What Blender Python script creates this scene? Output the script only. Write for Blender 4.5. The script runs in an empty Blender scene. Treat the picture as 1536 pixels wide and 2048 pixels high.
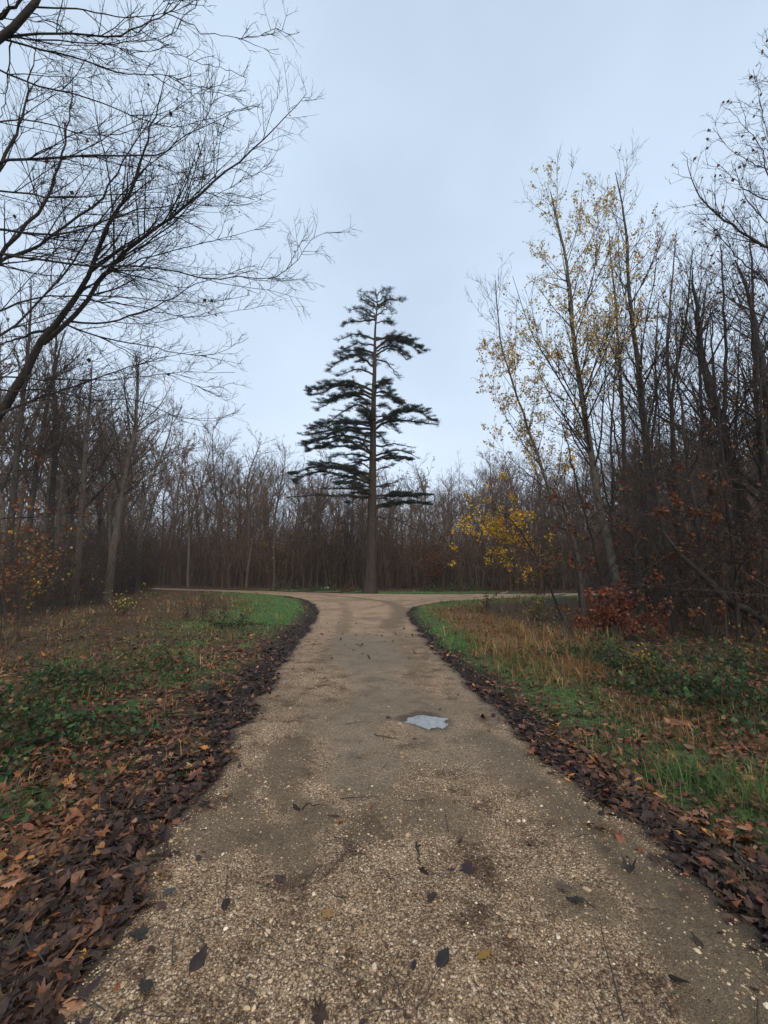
import bpy, math
import numpy as np
from mathutils import Vector

scene = bpy.context.scene
COL = scene.collection
R = math.radians
PITCH = R(9.09); EYE = 1.6; FPX = 800.0

# ------------------------------------------------------------------ camera, sky, sun, exposure
cd = bpy.data.cameras.new('camera'); cam = bpy.data.objects.new('camera', cd); COL.objects.link(cam)
cam.location = (0, 0, EYE); cam.rotation_euler = (R(90) + PITCH, 0, 0)
cd.sensor_fit = 'VERTICAL'; cd.sensor_height = 36.0; cd.lens = 36.0 * FPX / 2048.0
cd.clip_start = 0.05; cd.clip_end = 5000
scene.camera = cam

SUN_EL, SUN_AZ = R(42), R(165)
w = bpy.data.worlds.new('World'); scene.world = w; w.use_nodes = True
nt = w.node_tree; nt.nodes.clear()
N = nt.nodes.new
out = N('ShaderNodeOutputWorld'); bg = N('ShaderNodeBackground')
sky = N('ShaderNodeTexSky'); sky.sky_type = 'NISHITA'; sky.sun_disc = False
sky.sun_elevation = SUN_EL; sky.sun_rotation = SUN_AZ; sky.air_density = 1.0; sky.dust_density = 2.0
bg.inputs['Strength'].default_value = 0.092
tc = N('ShaderNodeTexCoord'); sep = N('ShaderNodeSeparateXYZ')
nt.links.new(tc.outputs['Generated'], sep.inputs[0])
ramp = N('ShaderNodeValToRGB')          # overcast cloud deck, paler towards the horizon
e = ramp.color_ramp.elements
e[0].position = 0.0; e[0].color = (5.5, 6.2, 7.2, 1)
e[1].position = 1.0; e[1].color = (4.45, 5.45, 6.7, 1)
m1 = e.new(0.30); m1.color = (5.3, 6.3, 7.65, 1)
m2 = e.new(0.62); m2.color = (4.9, 5.95, 7.35, 1)
nt.links.new(sep.outputs['Z'], ramp.inputs['Fac'])
nz = N('ShaderNodeTexNoise'); nz.inputs['Scale'].default_value = 1.6; nz.inputs['Detail'].default_value = 4; nz.inputs['Roughness'].default_value = 0.45
mp = N('ShaderNodeMapping'); mp.inputs['Scale'].default_value = (1, 1, 1.6)
nt.links.new(tc.outputs['Generated'], mp.inputs[0]); nt.links.new(mp.outputs[0], nz.inputs['Vector'])
mr = N('ShaderNodeMapRange'); mr.inputs['From Min'].default_value = 0.3; mr.inputs['From Max'].default_value = 0.7
mr.inputs['To Min'].default_value = 0.86; mr.inputs['To Max'].default_value = 1.14
nt.links.new(nz.outputs['Fac'], mr.inputs['Value'])
mul = N('ShaderNodeVectorMath'); mul.operation = 'SCALE'
nt.links.new(ramp.outputs['Color'], mul.inputs[0]); nt.links.new(mr.outputs[0], mul.inputs['Scale'])
mx = N('ShaderNodeMix'); mx.data_type = 'RGBA'; mx.inputs['Factor'].default_value = 0.93
nt.links.new(sky.outputs[0], mx.inputs['A']); nt.links.new(mul.outputs[0], mx.inputs['B'])
nt.links.new(mx.outputs['Result'], bg.inputs['Color']); nt.links.new(bg.outputs[0], out.inputs[0])

sl = bpy.data.lights.new('sun', 'SUN'); sun = bpy.data.objects.new('sun', sl); COL.objects.link(sun)
sl.energy = 1.5; sl.angle = R(50); sl.color = (1, 0.82, 0.60)
sd = Vector((math.sin(SUN_AZ) * math.cos(SUN_EL), math.cos(SUN_AZ) * math.cos(SUN_EL), math.sin(SUN_EL)))
sun.rotation_euler = (-sd).to_track_quat('-Z', 'Y').to_euler()
scene.view_settings.view_transform = 'Standard'; scene.view_settings.look = 'None'
scene.view_settings.exposure = 0.55; scene.view_settings.gamma = 1.0
scene.cycles.max_bounces = 6; scene.cycles.diffuse_bounces = 2; scene.cycles.transparent_max_bounces = 8

# ------------------------------------------------------------------ geometry helpers
CP, SP = math.cos(PITCH), math.sin(PITCH)
def at(u, v, Y):                                     # a photo pixel and a depth -> a point of the place
    x = (u - 768) / FPX; y = (1024 - v) / FPX
    wy = CP - y * SP; wz = SP + y * CP; t = Y / wy
    return np.array([x * t, Y, EYE + wz * t])
def gp(u, v):                                        # the ground point under a photo pixel
    x = (u - 768) / FPX; y = (1024 - v) / FPX
    t = -EYE / (SP + y * CP)
    return np.array([x * t, (CP - y * SP) * t])

def nrm(a): return a / np.maximum(np.linalg.norm(a, axis=-1, keepdims=True), 1e-9)

def tag(o, label=None, cat=None, group=None, kind=None):
    if label: o['label'] = label
    if cat: o['category'] = cat
    if group: o['group'] = group
    if kind: o['kind'] = kind
    return o
def empty(name, loc, label=None, cat=None, group=None):
    o = bpy.data.objects.new(name, None); COL.objects.link(o); o.location = loc; o.empty_display_size = 0.3
    return tag(o, label, cat, group)
def mesh(name, V, faces, mat, parent=None, smooth=True, col=None, attrs=None, origin=None):
    V = np.asarray(V, dtype=np.float32).reshape(-1, 3)
    if origin is not None: V = V - np.asarray(origin, dtype=np.float32)
    me = bpy.data.meshes.new(name)
    me.vertices.add(len(V)); me.vertices.foreach_set('co', V.ravel())
    faces = [np.asarray(f, dtype=np.int32) for f in faces if len(f)]
    loops = np.concatenate([f.ravel() for f in faces])
    tot = np.concatenate([np.full(len(f), f.shape[1], np.int32) for f in faces])
    start = np.concatenate([[0], np.cumsum(tot)[:-1]]).astype(np.int32)
    me.loops.add(len(loops)); me.loops.foreach_set('vertex_index', loops)
    me.polygons.add(len(tot)); me.polygons.foreach_set('loop_start', start); me.polygons.foreach_set('loop_total', tot)
    me.update(calc_edges=True)
    me.polygons.foreach_set('use_smooth', np.full(len(tot), smooth, dtype=bool))
    if col is not None:
        a = me.color_attributes.new('tint', 'FLOAT_COLOR', 'POINT')
        c = np.ones((len(V), 4), np.float32); c[:, :3] = col; a.data.foreach_set('color', c.ravel())
    for k, arr in (attrs or {}).items():
        a = me.attributes.new(k, 'FLOAT', 'POINT'); a.data.foreach_set('value', np.asarray(arr, np.float32))
    me.materials.append(mat)
    o = bpy.data.objects.new(name, me); COL.objects.link(o)
    if parent is not None: o.parent = parent
    elif origin is not None: o.location = origin
    return o

def vnoise(x, y, s=1.0, seed=0):
    """smooth value noise in numpy"""
    x = np.asarray(x, float) / s; y = np.asarray(y, float) / s
    xi = np.floor(x).astype(np.int64); yi = np.floor(y).astype(np.int64); fx = x - xi; fy = y - yi
    fx = fx * fx * (3 - 2 * fx); fy = fy * fy * (3 - 2 * fy)
    def h(a, b):
        n = (a * 374761393 + b * 668265263 + seed * 974634777) & 0xffffffff
        n = ((n ^ (n >> 13)) * 1274126177) & 0xffffffff
        return ((n ^ (n >> 16)) & 0xffff) / 65535.0
    return ((h(xi, yi) * (1 - fx) + h(xi + 1, yi) * fx) * (1 - fy) + (h(xi, yi + 1) * (1 - fx) + h(xi + 1, yi + 1) * fx) * fy)
def fnoise(x, y, s=1.0, seed=0, o=3):
    r = 0; a = 1; t = 0
    for i in range(o):
        r = r + a * vnoise(x, y, s / 2 ** i, seed + i * 17); t += a; a *= 0.5
    return r / t
def sst(a, b, x):
    t = np.clip((x - a) / (b - a), 0, 1); return t * t * (3 - 2 * t)

# ------------------------------------------------------------------ tubes and branching
def tube(pts, rad, k):
    """pts (B,m,3), rad (B,m) -> verts, quads"""
    B, m, _ = pts.shape
    tn = np.gradient(pts, axis=1); tn = nrm(tn)
    mean = nrm(pts[:, -1] - pts[:, 0])
    ref = np.where((np.abs(mean[:, 2:3]) > 0.8), np.array([[1.0, 0.1, 0]]), np.array([[0, 0.05, 1.0]]))[:, None, :]
    a = nrm(np.cross(tn, np.broadcast_to(ref, tn.shape))); b = np.cross(tn, a)
    th = np.arange(k) * 2 * np.pi / k
    ring = a[:, :, None, :] * np.cos(th)[None, None, :, None] + b[:, :, None, :] * np.sin(th)[None, None, :, None]
    V = pts[:, :, None, :] + ring * rad[:, :, None, None]
    idx = np.arange(B * m * k).reshape(B, m, k)
    q = np.stack([idx[:, :-1, :], np.roll(idx[:, :-1, :], -1, 2), np.roll(idx[:, 1:, :], -1, 2), idx[:, 1:, :]], -1).reshape(-1, 4)
    return V.reshape(-1, 3), q
def join_tubes(levels):
    Vs = []; Fs = []; n = 0
    for pts, rad, k in levels:
        if len(pts) == 0: continue
        V, q = tube(pts, rad, k); Vs.append(V); Fs.append(q + n); n += len(V)
    return np.concatenate(Vs), np.concatenate(Fs)
def grow(p, d, L, r0, n, wig, up, rng, rend=0.35, sag=0.0, taper=0.9):
    B = len(p); pts = np.zeros((B, n + 1, 3)); pts[:, 0] = p; d = nrm(d); st = (L / n)[:, None]
    for i in range(n):
        d = d + rng.normal(0, wig, (B, 3)); d[:, 2] += up - sag * i / n; d = nrm(d)
        pts[:, i + 1] = pts[:, i] + d * st
    t = np.linspace(0, 1, n + 1)[None, :]
    rad = r0[:, None] * (rend + (1 - rend) * (1 - t) ** taper)
    return pts, rad
def spawn(pts, rad, L, rate, t0, t1, ang, ratio, rng, up=0.0, flat=0.0, rr=0.6, rmin=0.002, shrink=0.8, lmin=0.0):
    B, m, _ = pts.shape
    k = np.floor(L * rate + rng.random(B)).astype(int); idx = np.repeat(np.arange(B), k); n = len(idx)
    t = t0 + (t1 - t0) * rng.random(n); f = t * (m - 1); i = np.minimum(f.astype(int), m - 2); wgt = (f - i)[:, None]
    p = pts[idx, i] * (1 - wgt) + pts[idx, i + 1] * wgt; tn = nrm(pts[idx, i + 1] - pts[idx, i])
    r = rng.normal(0, 1, (n, 3)); r[:, 2] *= (1 - flat)
    perp = nrm(r - (r * tn).sum(1, keepdims=True) * tn)
    a = (ang * (0.7 + 0.6 * rng.random(n)))[:, None]
    d = np.cos(a) * tn + np.sin(a) * perp; d[:, 2] += up
    Lc = np.maximum(ratio * L[idx] * (1.0 - shrink * (t - t0) / max(1e-6, t1 - t0)) * (0.55 + 0.9 * rng.random(n)), lmin)
    rp = rad[idx, i] * (1 - wgt[:, 0]) + rad[idx, i + 1] * wgt[:, 0]
    return p, nrm(d), Lc, np.maximum(rp * rr, rmin)
def resample(P, n):
    P = np.asarray(P, float)
    # Catmull-Rom through the control points
    Q = np.vstack([2 * P[0] - P[1], P, 2 * P[-1] - P[-2]]); o = []
    for i in range(1, len(Q) - 2):
        for t in np.linspace(0, 1, 12, endpoint=False):
            a, b, c, d = Q[i - 1], Q[i], Q[i + 1], Q[i + 2]
            o.append(0.5 * ((2 * b) + (c - a) * t + (2 * a - 5 * b + 4 * c - d) * t * t + (3 * b - a - 3 * c + d) * t ** 3))
    o.append(P[-1]); o = np.array(o); s = np.r_[0, np.cumsum(np.linalg.norm(np.diff(o, axis=0), axis=1))]
    tt = np.linspace(0, s[-1], n + 1)
    return np.stack([np.interp(tt, s, o[:, j]) for j in range(3)], 1), s[-1]
def tips(pts, n, rng, t0=0.3):
    """n random points along the branches of a level"""
    B, m, _ = pts.shape; i = rng.integers(0, B, n); f = (t0 + (1 - t0) * rng.random(n)) * (m - 1); j = np.minimum(f.astype(int), m - 2); w = (f - j)[:, None]
    return pts[i, j] * (1 - w) + pts[i, j + 1] * w
def leaf_quads(P, size, rng, droop=0.0, aspect=0.7):
    """rhombic leaves folded along the midrib, randomly turned"""
    n = len(P); a = nrm(rng.normal(0, 1, (n, 3)) + np.array([0, 0, -droop])); r = rng.normal(0, 1, (n, 3)); b = nrm(np.cross(a, r)); c = np.cross(a, b)
    s = (size * (0.6 + 0.8 * rng.random(n)))[:, None]
    V = np.stack([P, P + a * s * .45 + b * s * aspect * .5 + c * s * .12, P + a * s, P + a * s * .45 - b * s * aspect * .5 + c * s * .12], 1)
    q = np.arange(n * 4).reshape(n, 4)
    return V.reshape(-1, 3), q
def tints(n, pal, wts, rng, k=4, jit=0.25):
    pal = np.array(pal); c = pal[rng.choice(len(pal), n, p=np.array(wts) / sum(wts))]
    c = c * (1 + jit * rng.normal(0, 1, (n, 1))).clip(0.4, 1.8)
    return np.repeat(c, k, 0)

# ------------------------------------------------------------------ materials
def mat(name): 
    m = bpy.data.materials.new(name); m.use_nodes = True; t = m.node_tree; t.nodes.clear()
    o = t.nodes.new('ShaderNodeOutputMaterial'); b = t.nodes.new('ShaderNodeBsdfPrincipled'); t.links.new(b.outputs[0], o.inputs[0])
    return m, t, b
def nd(t, kind, **kw):
    n = t.nodes.new(kind)
    for k, v in kw.items():
        if k in n.inputs: n.inputs[k].default_value = v
        else: setattr(n, k, v)
    return n
def tex(t, kind, scale, detail=3, rough=.55, vec=None):
    n = t.nodes.new(kind); n.inputs['Scale'].default_value = scale
    if kind == 'ShaderNodeTexNoise': n.inputs['Detail'].default_value = detail; n.inputs['Roughness'].default_value = rough
    if vec is None: vec = nd(t, 'ShaderNodeTexCoord').outputs['Object']
    t.links.new(vec, n.inputs['Vector']); return n
def rampn(t, src, stops):
    r = t.nodes.new('ShaderNodeValToRGB'); el = r.color_ramp.elements
    for i, (p, c) in enumerate(stops):
        x = el[i] if i < 2 else el.new(p)
        x.position = p; x.color = (*c, 1) if len(c) == 3 else c
    t.links.new(src, r.inputs['Fac']); return r.outputs['Color']
def mixc(t, f, a, b, blend='MIX'):
    m = t.nodes.new('ShaderNodeMix'); m.data_type = 'RGBA'; m.blend_type = blend
    for s, v in (('Factor', f), ('A', a), ('B', b)):
        if hasattr(v, 'links'): t.links.new(v, m.inputs[s])
        elif s == 'Factor': m.inputs[s].default_value = v
        else: m.inputs[s].default_value = (*v, 1)
    return m.outputs['Result']
def mth(t, op, a, b=0.0, c=None, clamp=False):
    m = t.nodes.new('ShaderNodeMath'); m.operation = op; m.use_clamp = clamp
    for i, v in enumerate((a, b) if c is None else (a, b, c)):
        if hasattr(v, 'links'): t.links.new(v, m.inputs[i])
        else: m.inputs[i].default_value = v
    return m.outputs[0]
def bump(t, b, h, dist, strength=1.0):
    n = t.nodes.new('ShaderNodeBump'); n.inputs['Distance'].default_value = dist; n.inputs['Strength'].default_value = strength
    t.links.new(h, n.inputs['Height']); t.links.new(n.outputs[0], b.inputs['Normal'])

def bark(name, c1, c2, moss=None, scale=5, rough=.85):
    m, t, b = mat(name)
    co = nd(t, 'ShaderNodeTexCoord').outputs['Object']
    mpn = nd(t, 'ShaderNodeMapping'); mpn.inputs['Scale'].default_value = (1, 1, .3); t.links.new(co, mpn.inputs[0])
    n1 = tex(t, 'ShaderNodeTexNoise', scale * 3, 5, .65, mpn.outputs[0]); c = rampn(t, n1.outputs['Fac'], [(.3, c1), (.7, c2)])
    if moss:
        n2 = tex(t, 'ShaderNodeTexNoise', scale * .6, 3, .6, co); f = mth(t, 'MULTIPLY_ADD', n2.outputs['Fac'], 5, -2.7, True); c = mixc(t, f, c, moss)
    oi = nd(t, 'ShaderNodeObjectInfo'); k = mth(t, 'MULTIPLY_ADD', oi.outputs['Random'], .5, .75)
    vm = nd(t, 'ShaderNodeVectorMath', operation='SCALE'); t.links.new(c, vm.inputs[0]); t.links.new(k, vm.inputs['Scale'])
    t.links.new(vm.outputs[0], b.inputs['Base Color']); b.inputs['Roughness'].default_value = rough; b.inputs['Specular IOR Level'].default_value = .25
    n3 = tex(t, 'ShaderNodeTexNoise', scale * 8, 4, .7, mpn.outputs[0]); bump(t, b, n3.outputs['Fac'], .03, .8)
    return m
def leafmat(name, rough=.6, trans=0.0, spec=.3):
    m, t, b = mat(name)
    a = nd(t, 'ShaderNodeAttribute', attribute_name='tint')
    n1 = tex(t, 'ShaderNodeTexNoise', 45, 3, .6); k = mth(t, 'MULTIPLY_ADD', n1.outputs['Fac'], .9, .55)
    vm = nd(t, 'ShaderNodeVectorMath', operation='SCALE'); t.links.new(a.outputs['Color'], vm.inputs[0]); t.links.new(k, vm.inputs['Scale'])
    t.links.new(vm.outputs[0], b.inputs['Base Color']); b.inputs['Roughness'].default_value = rough; b.inputs['Specular IOR Level'].default_value = spec
    if trans:
        tr = nd(t, 'ShaderNodeBsdfTranslucent'); t.links.new(vm.outputs[0], tr.inputs[0]); ms = nd(t, 'ShaderNodeMixShader'); ms.inputs[0].default_value = trans
        o = [x for x in t.nodes if x.type == 'OUTPUT_MATERIAL'][0]
        t.links.new(b.outputs[0], ms.inputs[1]); t.links.new(tr.outputs[0], ms.inputs[2]); t.links.new(ms.outputs[0], o.inputs[0])
    return m
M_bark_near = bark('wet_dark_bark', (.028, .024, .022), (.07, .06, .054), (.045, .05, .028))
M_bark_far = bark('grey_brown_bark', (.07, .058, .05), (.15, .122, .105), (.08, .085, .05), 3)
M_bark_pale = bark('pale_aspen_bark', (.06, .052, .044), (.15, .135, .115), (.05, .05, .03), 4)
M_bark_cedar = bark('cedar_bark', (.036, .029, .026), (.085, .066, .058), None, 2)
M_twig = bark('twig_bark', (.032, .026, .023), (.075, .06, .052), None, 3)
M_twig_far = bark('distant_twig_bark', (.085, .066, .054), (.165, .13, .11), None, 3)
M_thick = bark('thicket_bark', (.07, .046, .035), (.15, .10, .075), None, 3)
M_twig_red = bark('brown_twig_bark', (.032, .024, .02), (.08, .058, .046), None, 3)
M_leaf = leafmat('tree_leaf', .6, .35)
M_litter = leafmat('fallen_leaf', .55, 0, .2)
M_needle = leafmat('cedar_needle', .7, .1, .2)
M_grass = leafmat('grass_blade', .5, .35, .3)
M_stone = leafmat('gravel_stone', .75, 0, .3)

# ------------------------------------------------------------------ where the path runs
EDGE_L = [(-1.3, -6), (-1.27, .5), (-1.26, 1.72), (-1.28, 2.2), (-1.3, 2.6), (-1.36, 3.55), (-1.51, 4.66), (-1.78, 6.89), (-2.0, 9.13), (-2.4, 13.6), (-2.9, 18.6), (-3.9, 23), (-5.2, 27.6), (-8.2, 33.6), (-14.0, 39.5), (-25, 47), (-42, 57), (-80, 72)]
FAR = [(-80, 77), (-42, 61.5), (-25, 51), (-14, 44.3), (-7, 39.6), (-2.6, 37.3), (1.5, 36.6), (6, 36.4), (11, 36.8), (18, 38), (40, 43), (80, 52)]
EDGE_R = [(80, 48), (40, 39), (22, 35), (16.3, 33.3), (11.3, 31.2), (8.3, 29.4), (4.3, 26.3), (2.7, 24), (1.45, 21), (1.03, 18), (.98, 14), (1.06, 9.8), (1.18, 7.06), (1.31, 5.55), (1.37, 4.52), (1.41, 3.82), (1.48, 3.25), (1.56, 2.84), (1.6, 2.4), (1.7, 1.9), (1.7, .5), (1.6, -6)]
POLY = np.array(EDGE_L + FAR + EDGE_R, float)
def sdf(x, y):
    """signed distance to the path edge, positive outside"""
    x = np.asarray(x, float); y = np.asarray(y, float); sh = x.shape; x = x.ravel(); y = y.ravel()
    best = np.full(x.shape, 1e9); ins = np.zeros(x.shape, bool); n = len(POLY)
    for i in range(n):
        ax, ay = POLY[i]; bx, by = POLY[(i + 1) % n]; ex, ey = bx - ax, by - ay
        t = np.clip(((x - ax) * ex + (y - ay) * ey) / (ex * ex + ey * ey + 1e-12), 0, 1)
        best = np.minimum(best, (x - ax - t * ex) ** 2 + (y - ay - t * ey) ** 2)
        c = ((ay > y) != (by > y)) & (x < (bx - ax) * (y - ay) / (by - ay + 1e-12) + ax); ins ^= c
    d = np.sqrt(best); return np.where(ins, -d, d).reshape(sh)
def edge(x, y):
    s = np.hypot(x, y)
    return sdf(x, y) + (fnoise(x, y, .55, 3) - .5) * .3 + (fnoise(x, y, .14, 9, 2) - .5) * .09
PUD = np.array([.44, 4.80])
def pud(x, y):
    a = (x - PUD[0]) / .25; b = (y - PUD[1]) / .25
    b = b + .12 * a; 
    return np.hypot(a, b * (1 + 1.1 * np.clip(-a, 0, 1.3)) * (1 + .25 * np.clip(a, 0, 1))) + (fnoise(x, y, .07, 21, 3) - .5) * .5
def H(x, y, d=None):
    x = np.asarray(x, float); y = np.asarray(y, float)
    if d is None: d = sdf(x, y)
    base = (fnoise(x, y, 9, 40, 2) - .5) * .12 * sst(1.5, 6, d)
    verge = sst(0, 1.1, d) * .09 + (fnoise(x, y, .8, 41) - .5) * .12 * sst(.1, .9, d)
    wood = (fnoise(x, y, 5, 44) - .5) * .4 * sst(4, 12, d)
    on = (fnoise(x, y, 1.4, 42) - .5) * .05 + (fnoise(x, y, .25, 43) - .5) * .012
    rut = -.03 * np.exp(-((x - .78 - .03 * (y - 4)) / .22) ** 2) * sst(-.3, -.5, d) * (y < 20) - .025 * np.exp(-((x + .55) / .22) ** 2) * sst(-.3, -.5, d) * (y < 20)
    pp = pud(x, y); p = -.035 * (1 - sst(.6, 1.2, pp)) + (fnoise(x, y, .07, 46, 2) - .5) * .016 * (1 - sst(1.1, 1.8, pp))
    base = base + 4.5 * sst(84, 165, np.hypot(x, y))
    return base + verge + wood + on + rut + p

# masks of the ground cover, all in metres of the place
def seg_d(x, y, P):
    best = np.full(np.shape(x), 1e9)
    for (ax, ay), (bx, by) in zip(P[:-1], P[1:]):
        ex, ey = bx - ax, by - ay
        t = np.clip(((x - ax) * ex + (y - ay) * ey) / (ex * ex + ey * ey), 0, 1)
        best = np.minimum(best, np.hypot(x - ax - t * ex, y - ay - t * ey))
    return best
def m_green(x, y, d):
    n = fnoise(x, y, 1.3, 61) - .5
    l = sst(.45, 1.0, d + n * .5) * (1 - sst(3.0, 5.0, d + n * 2.5)) * sst(9, 15, y + n * 3) * (x < -1) * sst(-17, -11, x) * (y < 46)
    r = sst(.1, .4, d) * (1 - sst(.7, 1.6, d + n * 1.2)) * (x > 0) * sst(4, 8, y) * (y < 36)
    r2 = sst(.1, .5, d) * (1 - sst(1.5, 3.6, d + n * 1.5)) * (x > 1.5) * (x < 15) * (y > 20) * (y < 36)
    b = (x > -1.5) * sst(.0, .4, d) * (1 - sst(2.2, 3.8, d + n)) * (y > 35) * sst(14, 9, x)
    nearr = .9 * sst(.35, .7, d) * (1 - sst(1.2, 1.9, d + n)) * (x > 0) * (y < 8)
    nearl = .85 * sst(.35, .9, d) * (1 - sst(3, 5, d)) * (x < 0) * (y < 10) * sst(.02, .16, fnoise(x, y, .5, 63) - .5)
    return np.clip(np.maximum.reduce([l, r * .8, r2, b, nearr, nearl]), 0, 1)
def m_dry(x, y, d):
    n = fnoise(x, y, 1.7, 71) - .5
    r = sst(.6, 1.2, d + n) * (1 - sst(2.6, 4.2, d + n * 1.5)) * (x > 0) * (.45 + .55 * sst(3.5, 7, y)) * (y < 33) * (1 - sst(8, 11, x))
    l = .28 * sst(1.5, 2.5, d + n * 2) * (1 - sst(8, 12, d)) * (x < 0) * (y > 5)
    return np.clip(np.maximum(r, l), 0, 1)
def m_litter(x, y, d):      # dark wet leaves along the edges
    n = fnoise(x, y, .6, 81) - .5
    wdt = np.where(x < 0, .5, .36) * (1 + 1.9 * n)
    return np.clip((1 - sst(wdt * .7, wdt * 1.5, d)), 0, 1)

# ------------------------------------------------------------------ ground sheet and path sheet
def polar(r0, r1, dr, a0, a1, na):
    nr = int(math.log(r1 / r0) / dr) + 1
    r = r0 * np.exp(np.arange(nr + 1) * math.log(r1 / r0) / nr); a = np.linspace(a0, a1, na + 1)
    A, Rr = np.meshgrid(a, r); x = Rr * np.sin(A); y = Rr * np.cos(A)
    idx = np.arange((nr + 1) * (na + 1)).reshape(nr + 1, na + 1)
    q = np.stack([idx[:-1, :-1], idx[:-1, 1:], idx[1:, 1:], idx[1:, :-1]], -1).reshape(-1, 4)
    return x.ravel(), y.ravel(), q

def ground_material():
    m, t, b = mat('woodland_floor')
    A = lambda n: nd(t, 'ShaderNodeAttribute', attribute_name=n).outputs['Fac']
    n1 = tex(t, 'ShaderNodeTexNoise', 14, 6, .7); n2 = tex(t, 'ShaderNodeTexNoise', 1.2, 4, .6); n3 = tex(t, 'ShaderNodeTexVoronoi', 22)
    soil = rampn(t, n1.outputs['Fac'], [(.3, (.025, .017, .012)), (.55, (.08, .047, .028)), (.75, (.17, .09, .045))])
    soil = mixc(t, mth(t, 'MULTIPLY', n2.outputs['Fac'], .5), soil, (.05, .045, .022))
    dark = rampn(t, n1.outputs['Fac'], [(.3, (.014, .011, .011)), (.7, (.045, .033, .029))])
    green = rampn(t, n1.outputs['Fac'], [(.3, (.05, .08, .03)), (.7, (.11, .19, .06))])
    dry = rampn(t, n1.outputs['Fac'], [(.3, (.06, .036, .018)), (.7, (.22, .13, .06))])
    c = mixc(t, A('dry'), soil, dry); c = mixc(t, A('green'), c, green); c = mixc(t, A('litter'), c, dark)
    t.links.new(c, b.inputs['Base Color']); b.inputs['Roughness'].default_value = .85; b.inputs['Specular IOR Level'].default_value = .2
    hgt = mth(t, 'ADD', n1.outputs['Fac'], n3.outputs['Distance']); bump(t, b, hgt, .05, .9)
    return m
M_ground = ground_material()
gx1, gy1, gq1 = polar(.9, 900, .016, -math.pi, math.pi, 420)
d1 = sdf(gx1, gy1); e1 = edge(gx1, gy1)
gz = H(gx1, gy1, d1) - .05 * (1 - sst(-.35, -.12, e1))
far = np.hypot(gx1, gy1) > 120
cv = np.array([[0, 0, H(0, 0) - .05]]); ring0 = np.arange(421); n0 = len(gx1)
tri = np.stack([np.full(420, n0), ring0[:-1], ring0[1:]], -1)
gr = mesh('ground', np.vstack([np.stack([gx1, gy1, gz], 1), cv]), [gq1[:, ::-1], tri[:, ::-1]], M_ground,
          attrs={'green': np.r_[m_green(gx1, gy1, d1), 0], 'dry': np.r_[m_dry(gx1, gy1, d1), 0], 'litter': np.r_[m_litter(gx1, gy1, d1), 0]})
tag(gr, kind='structure')

# path: wet and muddy patches
def W(*px): return [tuple(gp(u, v)) for u, v in px]
def m_wet(x, y):
    n = fnoise(x, y, .35, 91) - .5; n2 = fnoise(x, y, 1.2, 95) - .5
    s = np.zeros(np.shape(x))
    def cap(P, r, wgt, soft=.6):
        return wgt * (1 - sst(r * soft, r * 1.25, seg_d(x, y, P) + n * .35 + n2 * .15))
    c = [cap(W((725, 1275), (745, 1330)), .75, 1.0), cap(W((740, 1330), (770, 1410), (700, 1450)), .5, .9), cap(W((700, 1440), (730, 1540)), .33, .95),
         cap(W((640, 1420), (620, 1470)), .2, .7), cap(W((820, 1390), (870, 1440), (900, 1500)), .42, .75),
         cap(W((880, 1300), (960, 1440), (1020, 1540)), .28, .6), cap(W((760, 1540), (900, 1520)), .2, .5)]
    return np.clip(np.maximum.reduce(c), 0, 1)
def m_mud(x, y):
    n = fnoise(x, y, .4, 101) - .5
    def cap(P, r, wgt): return wgt * (1 - sst(r * .5, r * 1.3, seg_d(x, y, P) + n * .4))
    c = [cap(W((980, 1480), (1100, 1590), (1230, 1700), (1400, 1830)), .24, .95), cap(W((1400, 1900), (1500, 2040)), .26, .9), cap(W((1130, 1800), (1200, 1830)), .12, .7),
         cap(W((540, 1560), (640, 1640), (560, 1700)), .18, .8), cap(W((380, 1700), (430, 1660)), .1, .6), cap(W((590, 1490), (560, 1560)), .16, .8), cap(W((780, 1620), (900, 1640)), .16, .6), cap(W((430, 1720), (480, 1640), (500, 1560)), .12, .7), cap(W((700, 1580), (760, 1600), (730, 1650)), .14, .55)]
    c.append(.75 * np.exp(-((x - 1.5 + .055 * (y - 8)) / .8) ** 2) * (y > 16) * (y < 34) * 0)
    # the two curving wheel tracks at the fork
    c.append(cap([(.2, 13), (.9, 19), (.3, 25), (-2, 30), (-6, 36)], .45, .8)); c.append(cap([(-6, 36), (-14, 42), (-25, 49)], 1.6, .55))
    c.append(cap([(-1.1, 8), (-1.25, 13), (-1.6, 18), (-2.4, 24), (-5, 31), (-9, 36)], .24, .55)); c.append(cap([(.55, 6.5), (.4, 10), (.3, 15), (.6, 21), (3, 27), (7, 31), (12, 33.3)], .24, .5)); c.append(cap([(-1.0, 20), (1.2, 26), (4.5, 30), (9, 32.6), (14, 34.6)], .28, .45)); c.append(.5 * sst(.56, .72, fnoise(x, y, 2.2, 107)) * (y > 5))
    return np.clip(np.maximum.reduce(c), 0, 1)
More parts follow.
